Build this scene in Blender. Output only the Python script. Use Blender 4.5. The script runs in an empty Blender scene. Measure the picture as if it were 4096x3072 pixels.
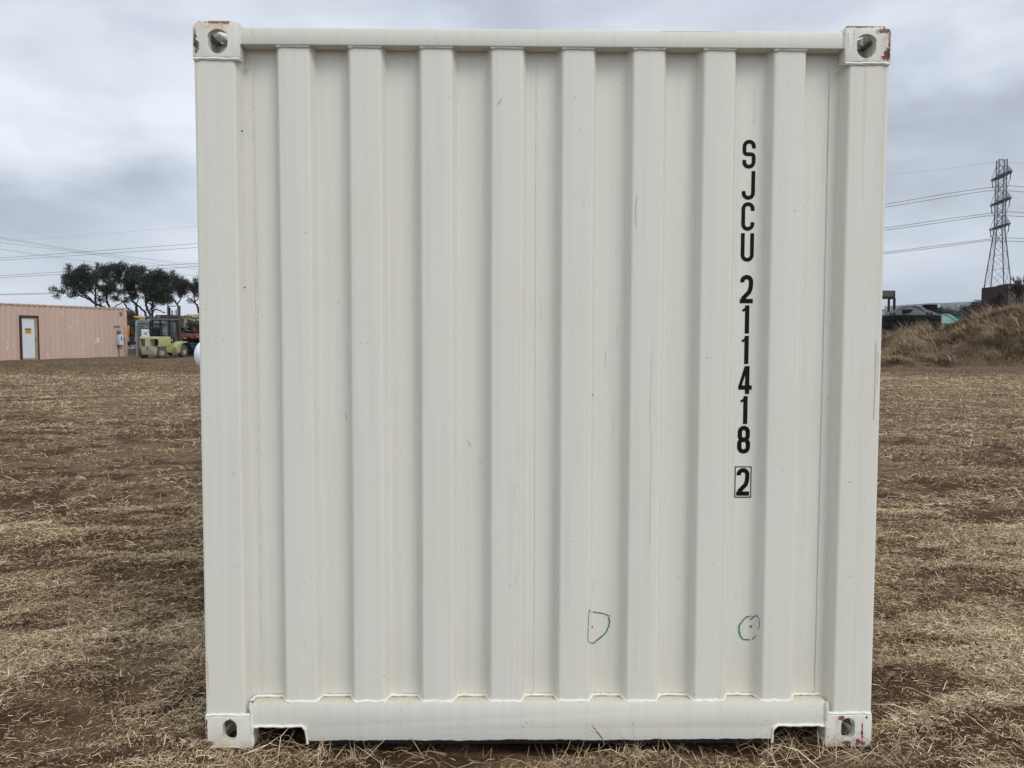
import bpy, bmesh, math, random
import numpy as np
from mathutils import Vector, Matrix
sc = bpy.context.scene
COL = sc.collection
rnd = random.Random(11)
R = math.radians

# ---------------------------------------------------------------- camera
F = 3200.0                                   # focal length in pixels of a 4096 px wide picture
CAM = np.array([-0.14372832, -2.85011613, 1.49142887])
def cam_basis(rx=0.05493953, ry=-0.00288791, rz=0.01271651):
    cx, sx, cy, sy, cz, sz = math.cos(rx), math.sin(rx), math.cos(ry), math.sin(ry), math.cos(rz), math.sin(rz)
    fw = np.array([sz*cx, cz*cx, -sx]); rt = np.array([cz, -sz, 0.0]); dn = np.cross(fw, rt)
    return rt*cy + dn*sy, -rt*sy + dn*cy, fw
RT, DN, FW = cam_basis()
cd = bpy.data.cameras.new('camera'); cam = bpy.data.objects.new('camera', cd); COL.objects.link(cam)
M = Matrix(((RT[0], -DN[0], -FW[0], CAM[0]), (RT[1], -DN[1], -FW[1], CAM[1]), (RT[2], -DN[2], -FW[2], CAM[2]), (0, 0, 0, 1)))
cam.matrix_world = M
cd.sensor_fit = 'HORIZONTAL'; cd.sensor_width = 36; cd.lens = 36*F/4096
cd.clip_start = 0.05; cd.clip_end = 9000
sc.camera = cam

# ---------------------------------------------------------------- world, sun, exposure
SUN_EL, SUN_AZ = R(50), R(138)               # azimuth clockwise from +y: behind the camera, to its right
w = bpy.data.worlds.new('World'); sc.world = w; w.use_nodes = True
nt = w.node_tree; nt.nodes.clear()
def WN(t, **k):
    n = nt.nodes.new(t)
    for a, b in k.items(): setattr(n, a, b)
    return n
def wmath(op, a, b=None, clamp=False):
    n = WN('ShaderNodeMath', operation=op, use_clamp=clamp)
    for i, v in enumerate((a, b)):
        if v is None: continue
        if isinstance(v, (int, float)): n.inputs[i].default_value = v
        else: nt.links.new(v, n.inputs[i])
    return n.outputs[0]
tc = WN('ShaderNodeTexCoord'); sep = WN('ShaderNodeSeparateXYZ'); nt.links.new(tc.outputs['Generated'], sep.inputs[0])
zc = wmath('MAXIMUM', sep.outputs[2], 0.0); den = wmath('ADD', zc, 0.16)
cmb = WN('ShaderNodeCombineXYZ')
nt.links.new(wmath('DIVIDE', sep.outputs[0], den), cmb.inputs[0]); nt.links.new(wmath('DIVIDE', sep.outputs[1], den), cmb.inputs[1])
mp = WN('ShaderNodeMapping'); nt.links.new(tc.outputs['Generated'], mp.inputs[0]); mp.inputs['Location'].default_value = (3.1, 1.7, 0.4)
mp.inputs['Rotation'].default_value = (0, R(24), 0); mp.inputs['Scale'].default_value = (1.5, 1.5, 3.6)
n1 = WN('ShaderNodeTexNoise'); n1.inputs['Scale'].default_value = 1.1; n1.inputs['Detail'].default_value = 6; n1.inputs['Roughness'].default_value = 0.5; n1.inputs['Distortion'].default_value = 0.35
n2 = WN('ShaderNodeTexNoise'); n2.inputs['Scale'].default_value = 4.0; n2.inputs['Detail'].default_value = 4; n2.inputs['Roughness'].default_value = 0.5
nt.links.new(mp.outputs[0], n1.inputs['Vector']); nt.links.new(mp.outputs[0], n2.inputs['Vector'])
cl = wmath('ADD', wmath('MULTIPLY', n1.outputs['Fac'], 0.66), wmath('MULTIPLY', n2.outputs['Fac'], 0.42)); cl = wmath('SUBTRACT', cl, 0.14)
# a darker cloud bank low in the north, higher towards the right
zb = wmath('SUBTRACT', sep.outputs[2], wmath('MULTIPLY', sep.outputs[0], 0.11)); zb = wmath('ADD', zb, wmath('MULTIPLY', wmath('SUBTRACT', n2.outputs['Fac'], 0.5), 0.12))
bk = WN('ShaderNodeValToRGB'); nt.links.new(zb, bk.inputs[0]); bk.color_ramp.interpolation = 'EASE'
be = bk.color_ramp.elements; be[0].position = 0.0; be[0].color = (.16, .16, .16, 1); be[1].position = 0.62; be[1].color = (.12, .12, .12, 1)
for p_, v_ in ((0.09, .15), (0.15, .10), (0.195, .03), (0.245, .13), (0.30, .17), (0.37, .11)):
    q_ = be.new(p_); q_.color = (v_, v_, v_, 1)
cl = wmath('ADD', cl, bk.outputs[0])
cr = WN('ShaderNodeValToRGB'); nt.links.new(cl, cr.inputs[0])
e = cr.color_ramp.elements
e[0].position = 0.40; e[0].color = (0.38, 0.415, 0.475, 1)
e[1].position = 0.72; e[1].color = (0.80, 0.845, 0.90, 1)
m_ = e.new(0.55); m_.color = (0.56, 0.61, 0.685, 1)
# an overcast sky is brighter overhead, and this one brighter behind the camera
g_up = wmath('MULTIPLY', wmath('MINIMUM', wmath('MAXIMUM', wmath('SUBTRACT', sep.outputs[2], 0.42), 0.0), 0.4), 2.0)
g_bk = wmath('MULTIPLY', wmath('MAXIMUM', wmath('ADD', wmath('MULTIPLY', sep.outputs[1], -0.85), wmath('MULTIPLY', sep.outputs[0], 0.3)), 0.0), 0.8)
gain = wmath('ADD', wmath('ADD', g_up, g_bk), 1.0)
vm = WN('ShaderNodeVectorMath', operation='SCALE'); nt.links.new(cr.outputs[0], vm.inputs[0]); nt.links.new(wmath('MULTIPLY', gain, 10.0), vm.inputs['Scale'])
sky = WN('ShaderNodeTexSky'); sky.sky_type = 'NISHITA'; sky.sun_disc = False; sky.sun_elevation = SUN_EL; sky.sun_rotation = SUN_AZ
mx = WN('ShaderNodeMix', data_type='RGBA'); mx.inputs[0].default_value = 0.94
nt.links.new(sky.outputs[0], mx.inputs[6]); nt.links.new(vm.outputs[0], mx.inputs[7])
bg = WN('ShaderNodeBackground'); bg.inputs[1].default_value = 0.1; nt.links.new(mx.outputs[2], bg.inputs[0])
wo = WN('ShaderNodeOutputWorld'); nt.links.new(bg.outputs[0], wo.inputs[0])
sl = bpy.data.lights.new('sun', 'SUN'); sl.energy = 1.15; sl.angle = R(24); sl.color = (1, 0.96, 0.90)
so = bpy.data.objects.new('sun', sl); COL.objects.link(so)
sdir = Vector((math.sin(SUN_AZ)*math.cos(SUN_EL), math.cos(SUN_AZ)*math.cos(SUN_EL), math.sin(SUN_EL)))
so.rotation_euler = sdir.to_track_quat('Z', 'Y').to_euler()
sc.view_settings.view_transform = 'Standard'; sc.view_settings.look = 'None'; sc.view_settings.exposure = 0.23; sc.view_settings.gamma = 1
sc.view_settings.use_curve_mapping = False
sc.cycles.max_bounces = 6; sc.cycles.diffuse_bounces = 3; sc.cycles.glossy_bounces = 2; sc.cycles.volume_bounces = 0

# ---------------------------------------------------------------- helpers
def at(px, py, Y):
    """the point of the place at depth y = Y seen at a 4096-scale pixel"""
    d = RT*((px-2048)/F) + DN*((py-1536)/F) + FW
    return Vector(CAM + d*((Y-CAM[1])/d[1]))
def hash2(ix, iy, s):
    h = (ix.astype(np.int64)*374761393 + iy.astype(np.int64)*668265263 + s*974634777) & 0x7fffffff
    h = ((h ^ (h >> 13))*1274126177) & 0x7fffffff
    return ((h ^ (h >> 16)) & 0xffffff)/float(0xffffff)
def vnoise(x, y, s=0):
    ix = np.floor(x); iy = np.floor(y); fx = x-ix; fy = y-iy
    fx = fx*fx*(3-2*fx); fy = fy*fy*(3-2*fy)
    a = hash2(ix, iy, s); b = hash2(ix+1, iy, s); c = hash2(ix, iy+1, s); d = hash2(ix+1, iy+1, s)
    return (a*(1-fx)+b*fx)*(1-fy) + (c*(1-fx)+d*fx)*fy
def fbm(x, y, s=0, o=4, g=0.5):
    t = 0; a = 1; n = 0
    for i in range(o):
        t = t + a*vnoise(x*2**i+i*17.3, y*2**i-i*9.1, s+i); n += a; a *= g
    return t/n
def sstep(a, b, v):
    t = np.clip((v-a)/(b-a), 0, 1); return t*t*(3-2*t)
SLOPE = 0.0125
def gz(x, y):
    """height of the field"""
    x = np.asarray(x, float); y = np.asarray(y, float)
    base = SLOPE*np.clip(y-0.5, 0, 90)
    r = np.hypot(x-CAM[0], y-CAM[1])
    amp = 1.0/(1.0+r/40.0)
    u = x*0.94+y*0.34; v = -x*0.34+y*0.94
    b = (fbm(u*1.1, v*2.6, 3, 4)-0.5)*0.11 + (fbm(u*5, v*11, 9, 3)-0.5)*0.030
    under = sstep(-1.6, -1.25, x)*sstep(1.6, 1.25, x)*sstep(-0.35, 0.05, y)*sstep(6.8, 6.1, y)
    return base + b*amp*(1-0.75*under) - 0.012*under - 0.06*under*sstep(0.3, 1.2, y) - 0.024*sstep(1.06, 0.95, np.abs(x))*sstep(-0.07, 0.02, y)*sstep(6.2, 6.0, y)
def link(o, parent=None):
    COL.objects.link(o)
    if parent is not None: o.parent = parent
    return o
def tag(o, label=None, cat=None, group=None, kind=None):
    if label: o['label'] = label
    if cat: o['category'] = cat
    if group: o['group'] = group
    if kind: o['kind'] = kind
    return o
def thing(name, label, cat, loc=(0, 0, 0), rotz=0.0, group=None):
    o = bpy.data.objects.new(name, None); COL.objects.link(o); o.empty_display_size = 0.2
    o.location = loc; o.rotation_euler = (0, 0, rotz)
    return tag(o, label, cat, group)
class MB:
    def __init__(s): s.v = []; s.f = []
    def add(s, vs, fs):
        o = len(s.v); s.v += [tuple(p) for p in vs]; s.f += [tuple(i+o for i in f) for f in fs]; return s
    def box(s, x0, x1, y0, y1, z0, z1):
        return s.add([(x0,y0,z0),(x1,y0,z0),(x1,y1,z0),(x0,y1,z0),(x0,y0,z1),(x1,y0,z1),(x1,y1,z1),(x0,y1,z1)],
                     [(0,3,2,1),(4,5,6,7),(0,1,5,4),(1,2,6,5),(2,3,7,6),(3,0,4,7)])
    def beam(s, a, b, w, h=None, up=(0, 0, 1)):
        h = h or w; a = Vector(a); b = Vector(b); d = (b-a).normalized(); up = Vector(up)
        if abs(d.dot(up)) > 0.98: up = Vector((0, 1, 0))
        r = d.cross(up).normalized(); u = r.cross(d)
        vs = [p + r*sx*w/2 + u*sz*h/2 for p in (a, b) for sx, sz in ((-1,-1),(1,-1),(1,1),(-1,1))]
        return s.add(vs, [(0,1,2,3),(7,6,5,4),(0,4,5,1),(1,5,6,2),(2,6,7,3),(3,7,4,0)])
    def tube(s, pts, rad, n=8, caps=True):
        pts = [Vector(p) for p in pts]; m = len(pts)
        if not hasattr(rad, '__len__'): rad = [rad]*m
        vs = []; ref = None
        for i, p in enumerate(pts):
            d = (pts[min(i+1, m-1)]-pts[max(i-1, 0)]).normalized()
            if ref is None: ref = Vector((0, 0, 1)) if abs(d.z) < 0.9 else Vector((1, 0, 0))
            r = d.cross(ref).normalized(); u = r.cross(d).normalized(); ref = u
            for k in range(n):
                a = 2*math.pi*k/n; vs.append(p + (r*math.cos(a)+u*math.sin(a))*rad[i])
        fs = [(i*n+k, i*n+(k+1) % n, (i+1)*n+(k+1) % n, (i+1)*n+k) for i in range(m-1) for k in range(n)]
        if caps: fs += [tuple(range(n-1, -1, -1)), tuple(range((m-1)*n, m*n))]
        return s.add(vs, fs)
    def lathe(s, prof, c=(0, 0, 0), axis='z', n=32, a0=0, a1=2*math.pi):
        """prof: (r, h) pairs turned about an axis through c"""
        full = abs(a1-a0-2*math.pi) < 1e-6; m = n if full else n+1; vs = []
        for r, h in prof:
            for k in range(m):
                a = a0+(a1-a0)*k/n; p, q = r*math.cos(a), r*math.sin(a)
                vs.append({'z': (c[0]+p, c[1]+q, c[2]+h), 'y': (c[0]+p, c[1]+h, c[2]+q), 'x': (c[0]+h, c[1]+p, c[2]+q)}[axis])
        fs = []
        for i in range(len(prof)-1):
            for k in range(n):
                k2 = (k+1) % m; fs.append((i*m+k, i*m+k2, (i+1)*m+k2, (i+1)*m+k))
        return s.add(vs, fs)
    def prism(s, poly, y0, y1, axis='y'):
        """closed polygon in x,z extruded along y (axis 'y'), or in x,y along z (axis 'z'), or in y,z along x"""
        n = len(poly)
        f = {'y': lambda a, b, t: (a, t, b), 'z': lambda a, b, t: (a, b, t), 'x': lambda a, b, t: (t, a, b)}[axis]
        vs = [f(a, b, y0) for a, b in poly] + [f(a, b, y1) for a, b in poly]
        return s.add(vs, [tuple(range(n)), tuple(range(2*n-1, n-1, -1))] + [(i, i+n, (i+1) % n+n, (i+1) % n) for i in range(n)])
    def build(s, name, mat, parent=None, smooth=False, bevel=0, seg=2, sharp=35):
        me = bpy.data.meshes.new(name); me.from_pydata(s.v, [], s.f); me.update()
        bm = bmesh.new(); bm.from_mesh(me); bmesh.ops.recalc_face_normals(bm, faces=bm.faces)
        if bevel:
            ed = [x for x in bm.edges if len(x.link_faces) == 2 and x.calc_face_angle(0) > R(sharp)]
            bmesh.ops.bevel(bm, geom=ed, offset=bevel, segments=seg, affect='EDGES', profile=0.5, clamp_overlap=True)
        bm.to_mesh(me); bm.free()
        if mat is not None: me.materials.append(mat)
        if smooth or bevel:
            me.shade_smooth()
            try: me.set_sharp_from_angle(angle=R(40))
            except Exception: pass
        return link(bpy.data.objects.new(name, me), parent)
def np_mesh(name, verts, quads=None, tris=None, mat=None, parent=None, tint=None, smooth=False):
    me = bpy.data.meshes.new(name); nq = 0 if quads is None else len(quads); ntr = 0 if tris is None else len(tris)
    me.vertices.add(len(verts)); me.vertices.foreach_set('co', np.asarray(verts, np.float32).ravel())
    li = []
    if nq: li.append(np.asarray(quads, np.int32).ravel())
    if ntr: li.append(np.asarray(tris, np.int32).ravel())
    li = np.concatenate(li); me.loops.add(len(li)); me.loops.foreach_set('vertex_index', li)
    st = np.concatenate([np.arange(nq)*4, nq*4+np.arange(ntr)*3]).astype(np.int32)
    me.polygons.add(nq+ntr); me.polygons.foreach_set('loop_start', st)
    try: me.polygons.foreach_set('loop_total', np.concatenate([np.full(nq, 4), np.full(ntr, 3)]).astype(np.int32))
    except Exception: pass
    if tint is not None:
        a = me.attributes.new('tint', 'FLOAT', 'POINT'); a.data.foreach_set('value', np.asarray(tint, np.float32))
    me.update(calc_edges=True)
    if smooth: me.shade_smooth()
    if mat is not None: me.materials.append(mat)
    return link(bpy.data.objects.new(name, me), parent)
def copy_tree(o, parent=None):
    c = o.copy(); COL.objects.link(c)
    if parent is not None: c.parent = parent
    for ch in list(o.children): copy_tree(ch, c)
    return c

# ---------------------------------------------------------------- materials
class NT:
    def __init__(s, name):
        s.m = bpy.data.materials.new(name); s.m.use_nodes = True; s.t = s.m.node_tree; s.t.nodes.clear()
        s.out = s.n('ShaderNodeOutputMaterial'); s.bs = s.n('ShaderNodeBsdfPrincipled'); s.l(s.bs.outputs[0], s.out.inputs[0])
        s.tc = s.n('ShaderNodeTexCoord')
    def n(s, t, **k):
        x = s.t.nodes.new(t)
        for a, b in k.items(): setattr(x, a, b)
        return x
    def l(s, a, b): s.t.links.new(a, b)
    def inp(s, sock, v):
        if isinstance(v, (int, float)): sock.default_value = v
        elif isinstance(v, tuple): sock.default_value = v if len(v) == len(sock.default_value) else v+(1,)
        else: s.l(v, sock)
    def math(s, op, a, b=0.0, clamp=False):
        x = s.n('ShaderNodeMath', operation=op, use_clamp=clamp); s.inp(x.inputs[0], a); s.inp(x.inputs[1], b); return x.outputs[0]
    def coord(s, scale=(1, 1, 1), loc=(0, 0, 0), kind='Object'):
        x = s.n('ShaderNodeMapping'); s.l(s.tc.outputs[kind], x.inputs[0]); x.inputs['Scale'].default_value = scale; x.inputs['Location'].default_value = loc
        return x.outputs[0]
    def noise(s, scale, detail=4, rough=0.55, vec=None, dist=0.0):
        x = s.n('ShaderNodeTexNoise'); x.inputs['Scale'].default_value = scale; x.inputs['Detail'].default_value = detail
        x.inputs['Roughness'].default_value = rough; x.inputs['Distortion'].default_value = dist
        s.l(vec if vec is not None else s.coord(), x.inputs['Vector']); return x.outputs['Fac']
    def ramp(s, f, stops):
        x = s.n('ShaderNodeValToRGB'); s.inp(x.inputs[0], f); el = x.color_ramp.elements
        while len(el) < len(stops): el.new(0.5)
        for e_, (p, c) in zip(el, stops):
            e_.position = p; e_.color = (c, c, c, 1) if isinstance(c, (int, float)) else (*c, 1)
        return x.outputs[0]
    def mix(s, f, a, b):
        x = s.n('ShaderNodeMix', data_type='RGBA'); s.inp(x.inputs[0], f); s.inp(x.inputs[6], a); s.inp(x.inputs[7], b); return x.outputs[2]
    def step(s, f, a, b):
        x = s.n('ShaderNodeMapRange', interpolation_type='SMOOTHSTEP'); s.inp(x.inputs[0], f); x.inputs[1].default_value = a; x.inputs[2].default_value = b
        return x.outputs[0]
    def bump(s, h, strength=0.3, dist=0.01):
        x = s.n('ShaderNodeBump'); x.inputs['Strength'].default_value = strength; x.inputs['Distance'].default_value = dist
        s.l(h, x.inputs['Height']); s.l(x.outputs[0], s.bs.inputs['Normal'])
    def done(s, col, rough=0.6, metal=0.0, spec=0.4):
        s.inp(s.bs.inputs['Base Color'], col); s.inp(s.bs.inputs['Roughness'], rough); s.inp(s.bs.inputs['Metallic'], metal)
        s.bs.inputs['Specular IOR Level'].default_value = spec
        return s.m
def simple(name, col, rough=0.6, var=0.25, scale=4.0, col2=None, metal=0.0, spec=0.4, stretch=(1, 1, 1), bump=0.0, dirt=None, dirt_at=(0.55, 0.7)):
    t = NT(name); v = t.coord(stretch)
    c2 = col2 or tuple(c*(1-var) for c in col)
    c = t.mix(t.step(t.noise(scale, 5, 0.6, v), 0.32, 0.68), c2, col)
    if dirt: c = t.mix(t.math('MULTIPLY', t.step(t.noise(scale*2.3, 6, 0.65, v), *dirt_at), 0.85), c, dirt)
    if bump: t.bump(t.noise(scale*8, 4, 0.6), bump, 0.01)
    return t.done(c, rough, metal, spec)

CONT = None
def paint_material(name, blotches=(), undercoat=False, streaks=(), base=(0.700, 0.682, 0.600)):
    """the container's off-white paint: vertical grime, dust near the foot, rust and chips at given places"""
    t = NT(name)
    s1 = t.noise(1.0, 5, 0.6, t.coord((34, 5, 0.8)))
    s2 = t.noise(2.2, 4, 0.5, t.coord((1, 1, 1)))
    c = t.mix(t.step(s1, 0.40, 0.78), base, tuple(a*0.93 for a in base))
    c = t.mix(t.math('MULTIPLY', t.step(s2, 0.45, 0.75), 0.5), c, (base[0]*0.955, base[1]*0.95, base[2]*0.92))
    sp = t.n('ShaderNodeSeparateXYZ'); t.l(t.tc.outputs['Object'], sp.inputs[0]); X, Y, Z = sp.outputs
    low = t.step(Z, 0.55, 0.16); back = t.step(Y, 0.02, 0.05)
    c = t.mix(t.math('MULTIPLY', t.math('MULTIPLY', low, back), 0.30), c, (0.56, 0.52, 0.42))
    # fine specks
    sk = t.step(t.noise(95, 2, 0.4), 0.735, 0.76)
    c = t.mix(t.math('MULTIPLY', sk, 0.35), c, (0.25, 0.22, 0.18))
    nz = t.noise(55, 8, 0.8, None, 0.6); nz2 = t.noise(9, 4, 0.6); frontal = t.step(Y, 0.022, 0.012)
    for (cx, cz, rx, rz, col, hard) in blotches:
        dx = t.math('DIVIDE', t.math('SUBTRACT', X, cx), rx); dz = t.math('DIVIDE', t.math('SUBTRACT', Z, cz), rz)
        d = t.math('ADD', t.math('MULTIPLY', dx, dx), t.math('MULTIPLY', dz, dz))
        d = t.math('ADD', d, t.math('MULTIPLY', t.math('SUBTRACT', nz, 0.525), 8.0))
        c = t.mix(t.math('MULTIPLY', frontal, t.math('MULTIPLY', t.step(d, 1.0, 0.3 if hard else -0.6), 0.95 if hard else 0.45)), c, col)
    if any(b_[1] > 2 for b_ in blotches):
        ins = t.math('MULTIPLY', t.math('MULTIPLY', t.step(Z, 2.556, 2.563), t.step(Y, 0.028, 0.034)), t.step(nz, 0.40, 0.52))
        c = t.mix(t.math('MULTIPLY', ins, 0.85), c, (0.045, 0.026, 0.018))
    for (cx, wd, z0, z1, col, st) in streaks:
        dx = t.math('ABSOLUTE', t.math('ADD', t.math('SUBTRACT', X, cx), t.math('MULTIPLY', t.math('SUBTRACT', t.noise(1.6, 3, 0.5, t.coord((0.01, 0.01, 1))), 0.5), 0.02)))
        a = t.math('MULTIPLY', t.step(dx, wd, 0), t.math('MULTIPLY', t.step(Z, z1, z1+(z0-z1)*0.75), t.step(Z, z0+0.004, z0-0.01)))
        c = t.mix(t.math('MULTIPLY', a, st), c, col)
    if undercoat:
        c = t.mix(t.math('MULTIPLY', t.step(Z, 0.1655, 0.1675), t.math('ADD', 0.45, t.math('MULTIPLY', t.step(t.noise(160, 3, 0.7), 0.45, 0.6), 0.4))), c, (0.50, 0.42, 0.30))
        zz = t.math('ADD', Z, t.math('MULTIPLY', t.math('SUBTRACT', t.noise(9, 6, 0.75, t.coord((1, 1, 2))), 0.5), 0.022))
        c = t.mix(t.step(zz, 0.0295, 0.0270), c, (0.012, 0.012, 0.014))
    t.bump(t.math('ADD', t.math('MULTIPLY', nz2, 0.6), t.math('MULTIPLY', t.noise(140, 2, 0.5), 0.1)), 0.22, 0.004)
    return t.done(c, t.math('ADD', 0.42, t.math('MULTIPLY', s1, 0.2)), 0.0, 0.35)
RUST = (0.16, 0.045, 0.015); DARK = (0.035, 0.012, 0.012); MAG = (0.22, 0.012, 0.045); ORG = (0.40, 0.17, 0.045); CREAM = (0.52, 0.38, 0.20)
M_paint = paint_material('container_paint')
M_black = simple('black_undercoat', (0.012, 0.012, 0.013), 0.7)
M_letter = simple('black_lettering', (0.005, 0.005, 0.005), 0.6, 0.1, spec=0.15)
M_marker = simple('green_marker_ink', (0.025, 0.26, 0.18), 0.5, 0.4, 60)
M_weld = simple('painted_weld', (0.76, 0.75, 0.68), 0.5, 0.12, 30, dirt=(0.35, 0.28, 0.2), dirt_at=(0.60, 0.72))
M_chip = simple('dark_chip', (0.06, 0.045, 0.04), 0.7, 0.4, 60)
M_rustdot = simple('rust_spot', (0.40, 0.16, 0.03), 0.8, 0.5, 90)
M_scuff = simple('grey_scuff', (0.40, 0.39, 0.37), 0.7, 0.3, 80)
M_stain = simple('pale_yellow_stain', (0.64, 0.60, 0.44), 0.6, 0.1, 20)
M_redscratch = simple('red_scratch', (0.50, 0.30, 0.26), 0.7, 0.4, 60)
M_seam = simple('seam_line', (0.50, 0.49, 0.44), 0.6, 0.2, 30)

# ================================================================ THE WHITE CONTAINER
L = 6.058; HW = 1.219; HT = 2.591
RIBS = [-0.875+0.2493*i for i in range(8)]
YR, YV = 0.015, 0.060                        # outer face of a rib, bottom of a recess
def panel_profile():
    """corrugated section in x, y with rounded bends, from weld to weld"""
    raw = [(-1.0575, YV)]
    for c in RIBS: raw += [(c-0.073, YV), (c-0.055, YR), (c+0.055, YR), (c+0.073, YV)]
    raw += [(1.0575, YV)]
    pts = [raw[0]]
    for i in range(1, len(raw)-1):
        a, b, c = (Vector(raw[j]) for j in (i-1, i, i+1)); r = 0.009
        p = b+(a-b).normalized()*r; q = b+(c-b).normalized()*r
        for k in range(5):
            t = k/4; pts.append(tuple(p*(1-t)**2+b*2*t*(1-t)+q*t*t))
    return pts+[raw[-1]]
PROF = panel_profile(); PX = np.array([p[0] for p in PROF]); PY = np.array([p[1] for p in PROF])
def surf_y(x, z):
    if z < 0.168 or z > 2.516: return 0.006
    if abs(x) > 1.075: return 0.004
    if abs(x) > 1.046: return 0.004+(1.075-abs(x))/0.029*(YV-0.004)
    return float(np.interp(x, PX, PY))
def on_front(px, py):
    """4096-scale pixel to a point on the container's end, 1 mm proud of it"""
    Y = 0.03
    for _ in range(8):
        q = at(px, py, Y); Y = 0.5*Y+0.5*surf_y(q.x, q.z)
    return Vector((q.x, surf_y(q.x, q.z)-0.0012, q.z))
K = 4096/2212
container = thing('shipping_container', 'large white corrugated shipping container filling the foreground, black letters down its end', 'shipping container', (0, 0, 0))
P = container

def bool_cut(mb, cutters, name, bev=0.004):
    o = mb.build(name, None, None, bevel=bev, seg=3)
    cs = [c.build('cutter', None, None) for c in cutters]
    for c in cs:
        m = o.modifiers.new('b', 'BOOLEAN'); m.operation = 'DIFFERENCE'; m.object = c; m.solver = 'EXACT'
    bpy.context.view_layer.update()
    me = bpy.data.meshes.new_from_object(o.evaluated_get(bpy.context.evaluated_depsgraph_get())); me.name = name
    for c in cs+[o]: bpy.data.objects.remove(c)
    return me
def arc(cx, cz, r, a0, a1, n=10, rz=None):
    rz = rz or r
    return [(cx+r*math.cos(R(a0+(a1-a0)*i/n)), cz+rz*math.sin(R(a0+(a1-a0)*i/n))) for i in range(n+1)]
def rrect(x0, x1, z0, z1, r):
    return arc(x1-r, z1-r, r, 0, 90, 5)+arc(x0+r, z1-r, r, 90, 180, 5)+arc(x0+r, z0+r, r, 180, 270, 5)+arc(x1-r, z0+r, r, 270, 360, 5)
def stadium(cx, cz, hw, hh, n=8): return arc(cx, cz+hh-hw, hw, 0, 180, n)+arc(cx, cz-hh+hw, hw, 180, 360, n)
def dhole(cx, cz, r, hw):
    a = math.degrees(math.acos(hw/r)); return arc(cx, cz, r, a, 180-a, 12)+arc(cx, cz-(r-hw), hw, 180, 360, 16)
def casting_mesh(top):
    # left casting, outer side at x = -1.219, local coordinates are the container's
    z0, z1 = (2.468, 2.5935) if top else (0.0, 0.122); r = 0.030
    if top: poly = [(-1.0565, z0), (-1.0565, z1-0.006), (-1.062, z1)] + arc(-1.219+r, z1-r, r, 90, 180, 7) + [(-1.219, z0)]
    else: poly = [(-1.0495, z1), (-1.219, z1)] + arc(-1.219+r, z0+r, r, 180, 270, 7) + [(-1.0495, z0)]
    body = MB().prism(poly, -0.0015, 0.176)
    if top:
        cut = [MB().box(-1.190, -1.085, 0.026, 0.150, 2.44, 2.5635),
               MB().prism(dhole(-1.132, 2.5235, 0.0415, 0.034), -0.02, 0.06),
               MB().prism([(x, y) for x, y in stadium(-1.135, 0.088, 0.032, 0.062)], 2.54, 2.62, 'z'),
               MB().prism([(y, z) for y, z in stadium(0.088, 2.523, 0.03, 0.038)], -1.25, -1.17, 'x')]
    else:
        cut = [MB().box(-1.190, -1.085, 0.026, 0.150, 0.030, 0.15),
               MB().prism(stadium(-1.1305, 0.070, 0.0258, 0.040), -0.02, 0.06),
               MB().prism(stadium(-1.135, 0.088, 0.032, 0.062), -0.02, 0.06, 'z'),
               MB().prism([(y, z) for y, z in stadium(0.088, 0.072, 0.03, 0.038)], -1.25, -1.17, 'x')]
    return bool_cut(body, cut, 'corner_casting')
def mirrored(me, fx=False, fy=False):
    m = me.copy()
    for v in m.vertices:
        if fx: v.co.x = -v.co.x
        if fy: v.co.y = L-v.co.y
    if fx != fy: m.flip_normals()
    return m
# rust, chips and stains of each visible casting (x, z, half width, half height, colour, hard edge)
tl = [(-1.135, 2.590, 0.055, 0.008, RUST, True), (-1.135, 2.575, 0.05, 0.022, ORG, False), (-1.210, 2.535, 0.006, 0.030, DARK, True),
      (-1.207, 2.512, 0.012, 0.014, DARK, True), (-1.205, 2.498, 0.008, 0.016, RUST, True), (-1.19, 2.585, 0.03, 0.02, CREAM, False), (-1.131, 2.562, 0.02, 0.02, CREAM, False)]
tr = [(1.10, 2.591, 0.10, 0.005, RUST, True), (1.212, 2.54, 0.005, 0.045, MAG, True), (1.205, 2.495, 0.012, 0.022, DARK, True), (1.196, 2.484, 0.014, 0.010, MAG, True),
      (1.195, 2.575, 0.03, 0.01, DARK, True), (1.086, 2.545, 0.004, 0.045, MAG, False), (1.13, 2.475, 0.01, 0.02, ORG, False), (1.20, 2.55, 0.02, 0.03, CREAM, False), (1.066, 2.55, 0.003, 0.03, RUST, False)]
bl = [(-1.205, 0.018, 0.014, 0.012, RUST, True), (-1.214, 0.05, 0.004, 0.04, RUST, True), (-1.13, 0.003, 0.075, 0.004, MAG, True), (-1.13, 0.112, 0.006, 0.006, RUST, True), (-1.214, 0.10, 0.003, 0.02, DARK, True), (-1.16, 0.03, 0.05, 0.04, CREAM, False)]
br = [(1.183, 0.055, 0.0045, 0.035, MAG, True), (1.168, 0.018, 0.010, 0.014, MAG, True), (1.105, 0.108, 0.014, 0.010, RUST, True), (1.125, 0.012, 0.02, 0.012, RUST, True), (1.185, 0.014, 0.01, 0.012, MAG, True),
      (1.095, 0.03, 0.02, 0.04, CREAM, False), (1.054, 0.03, 0.004, 0.014, RUST, True), (1.198, 0.112, 0.004, 0.005, DARK, True), (1.09, 0.09, 0.012, 0.03, CREAM, False)]
mt, mb_ = casting_mesh(True), casting_mesh(False)
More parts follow.
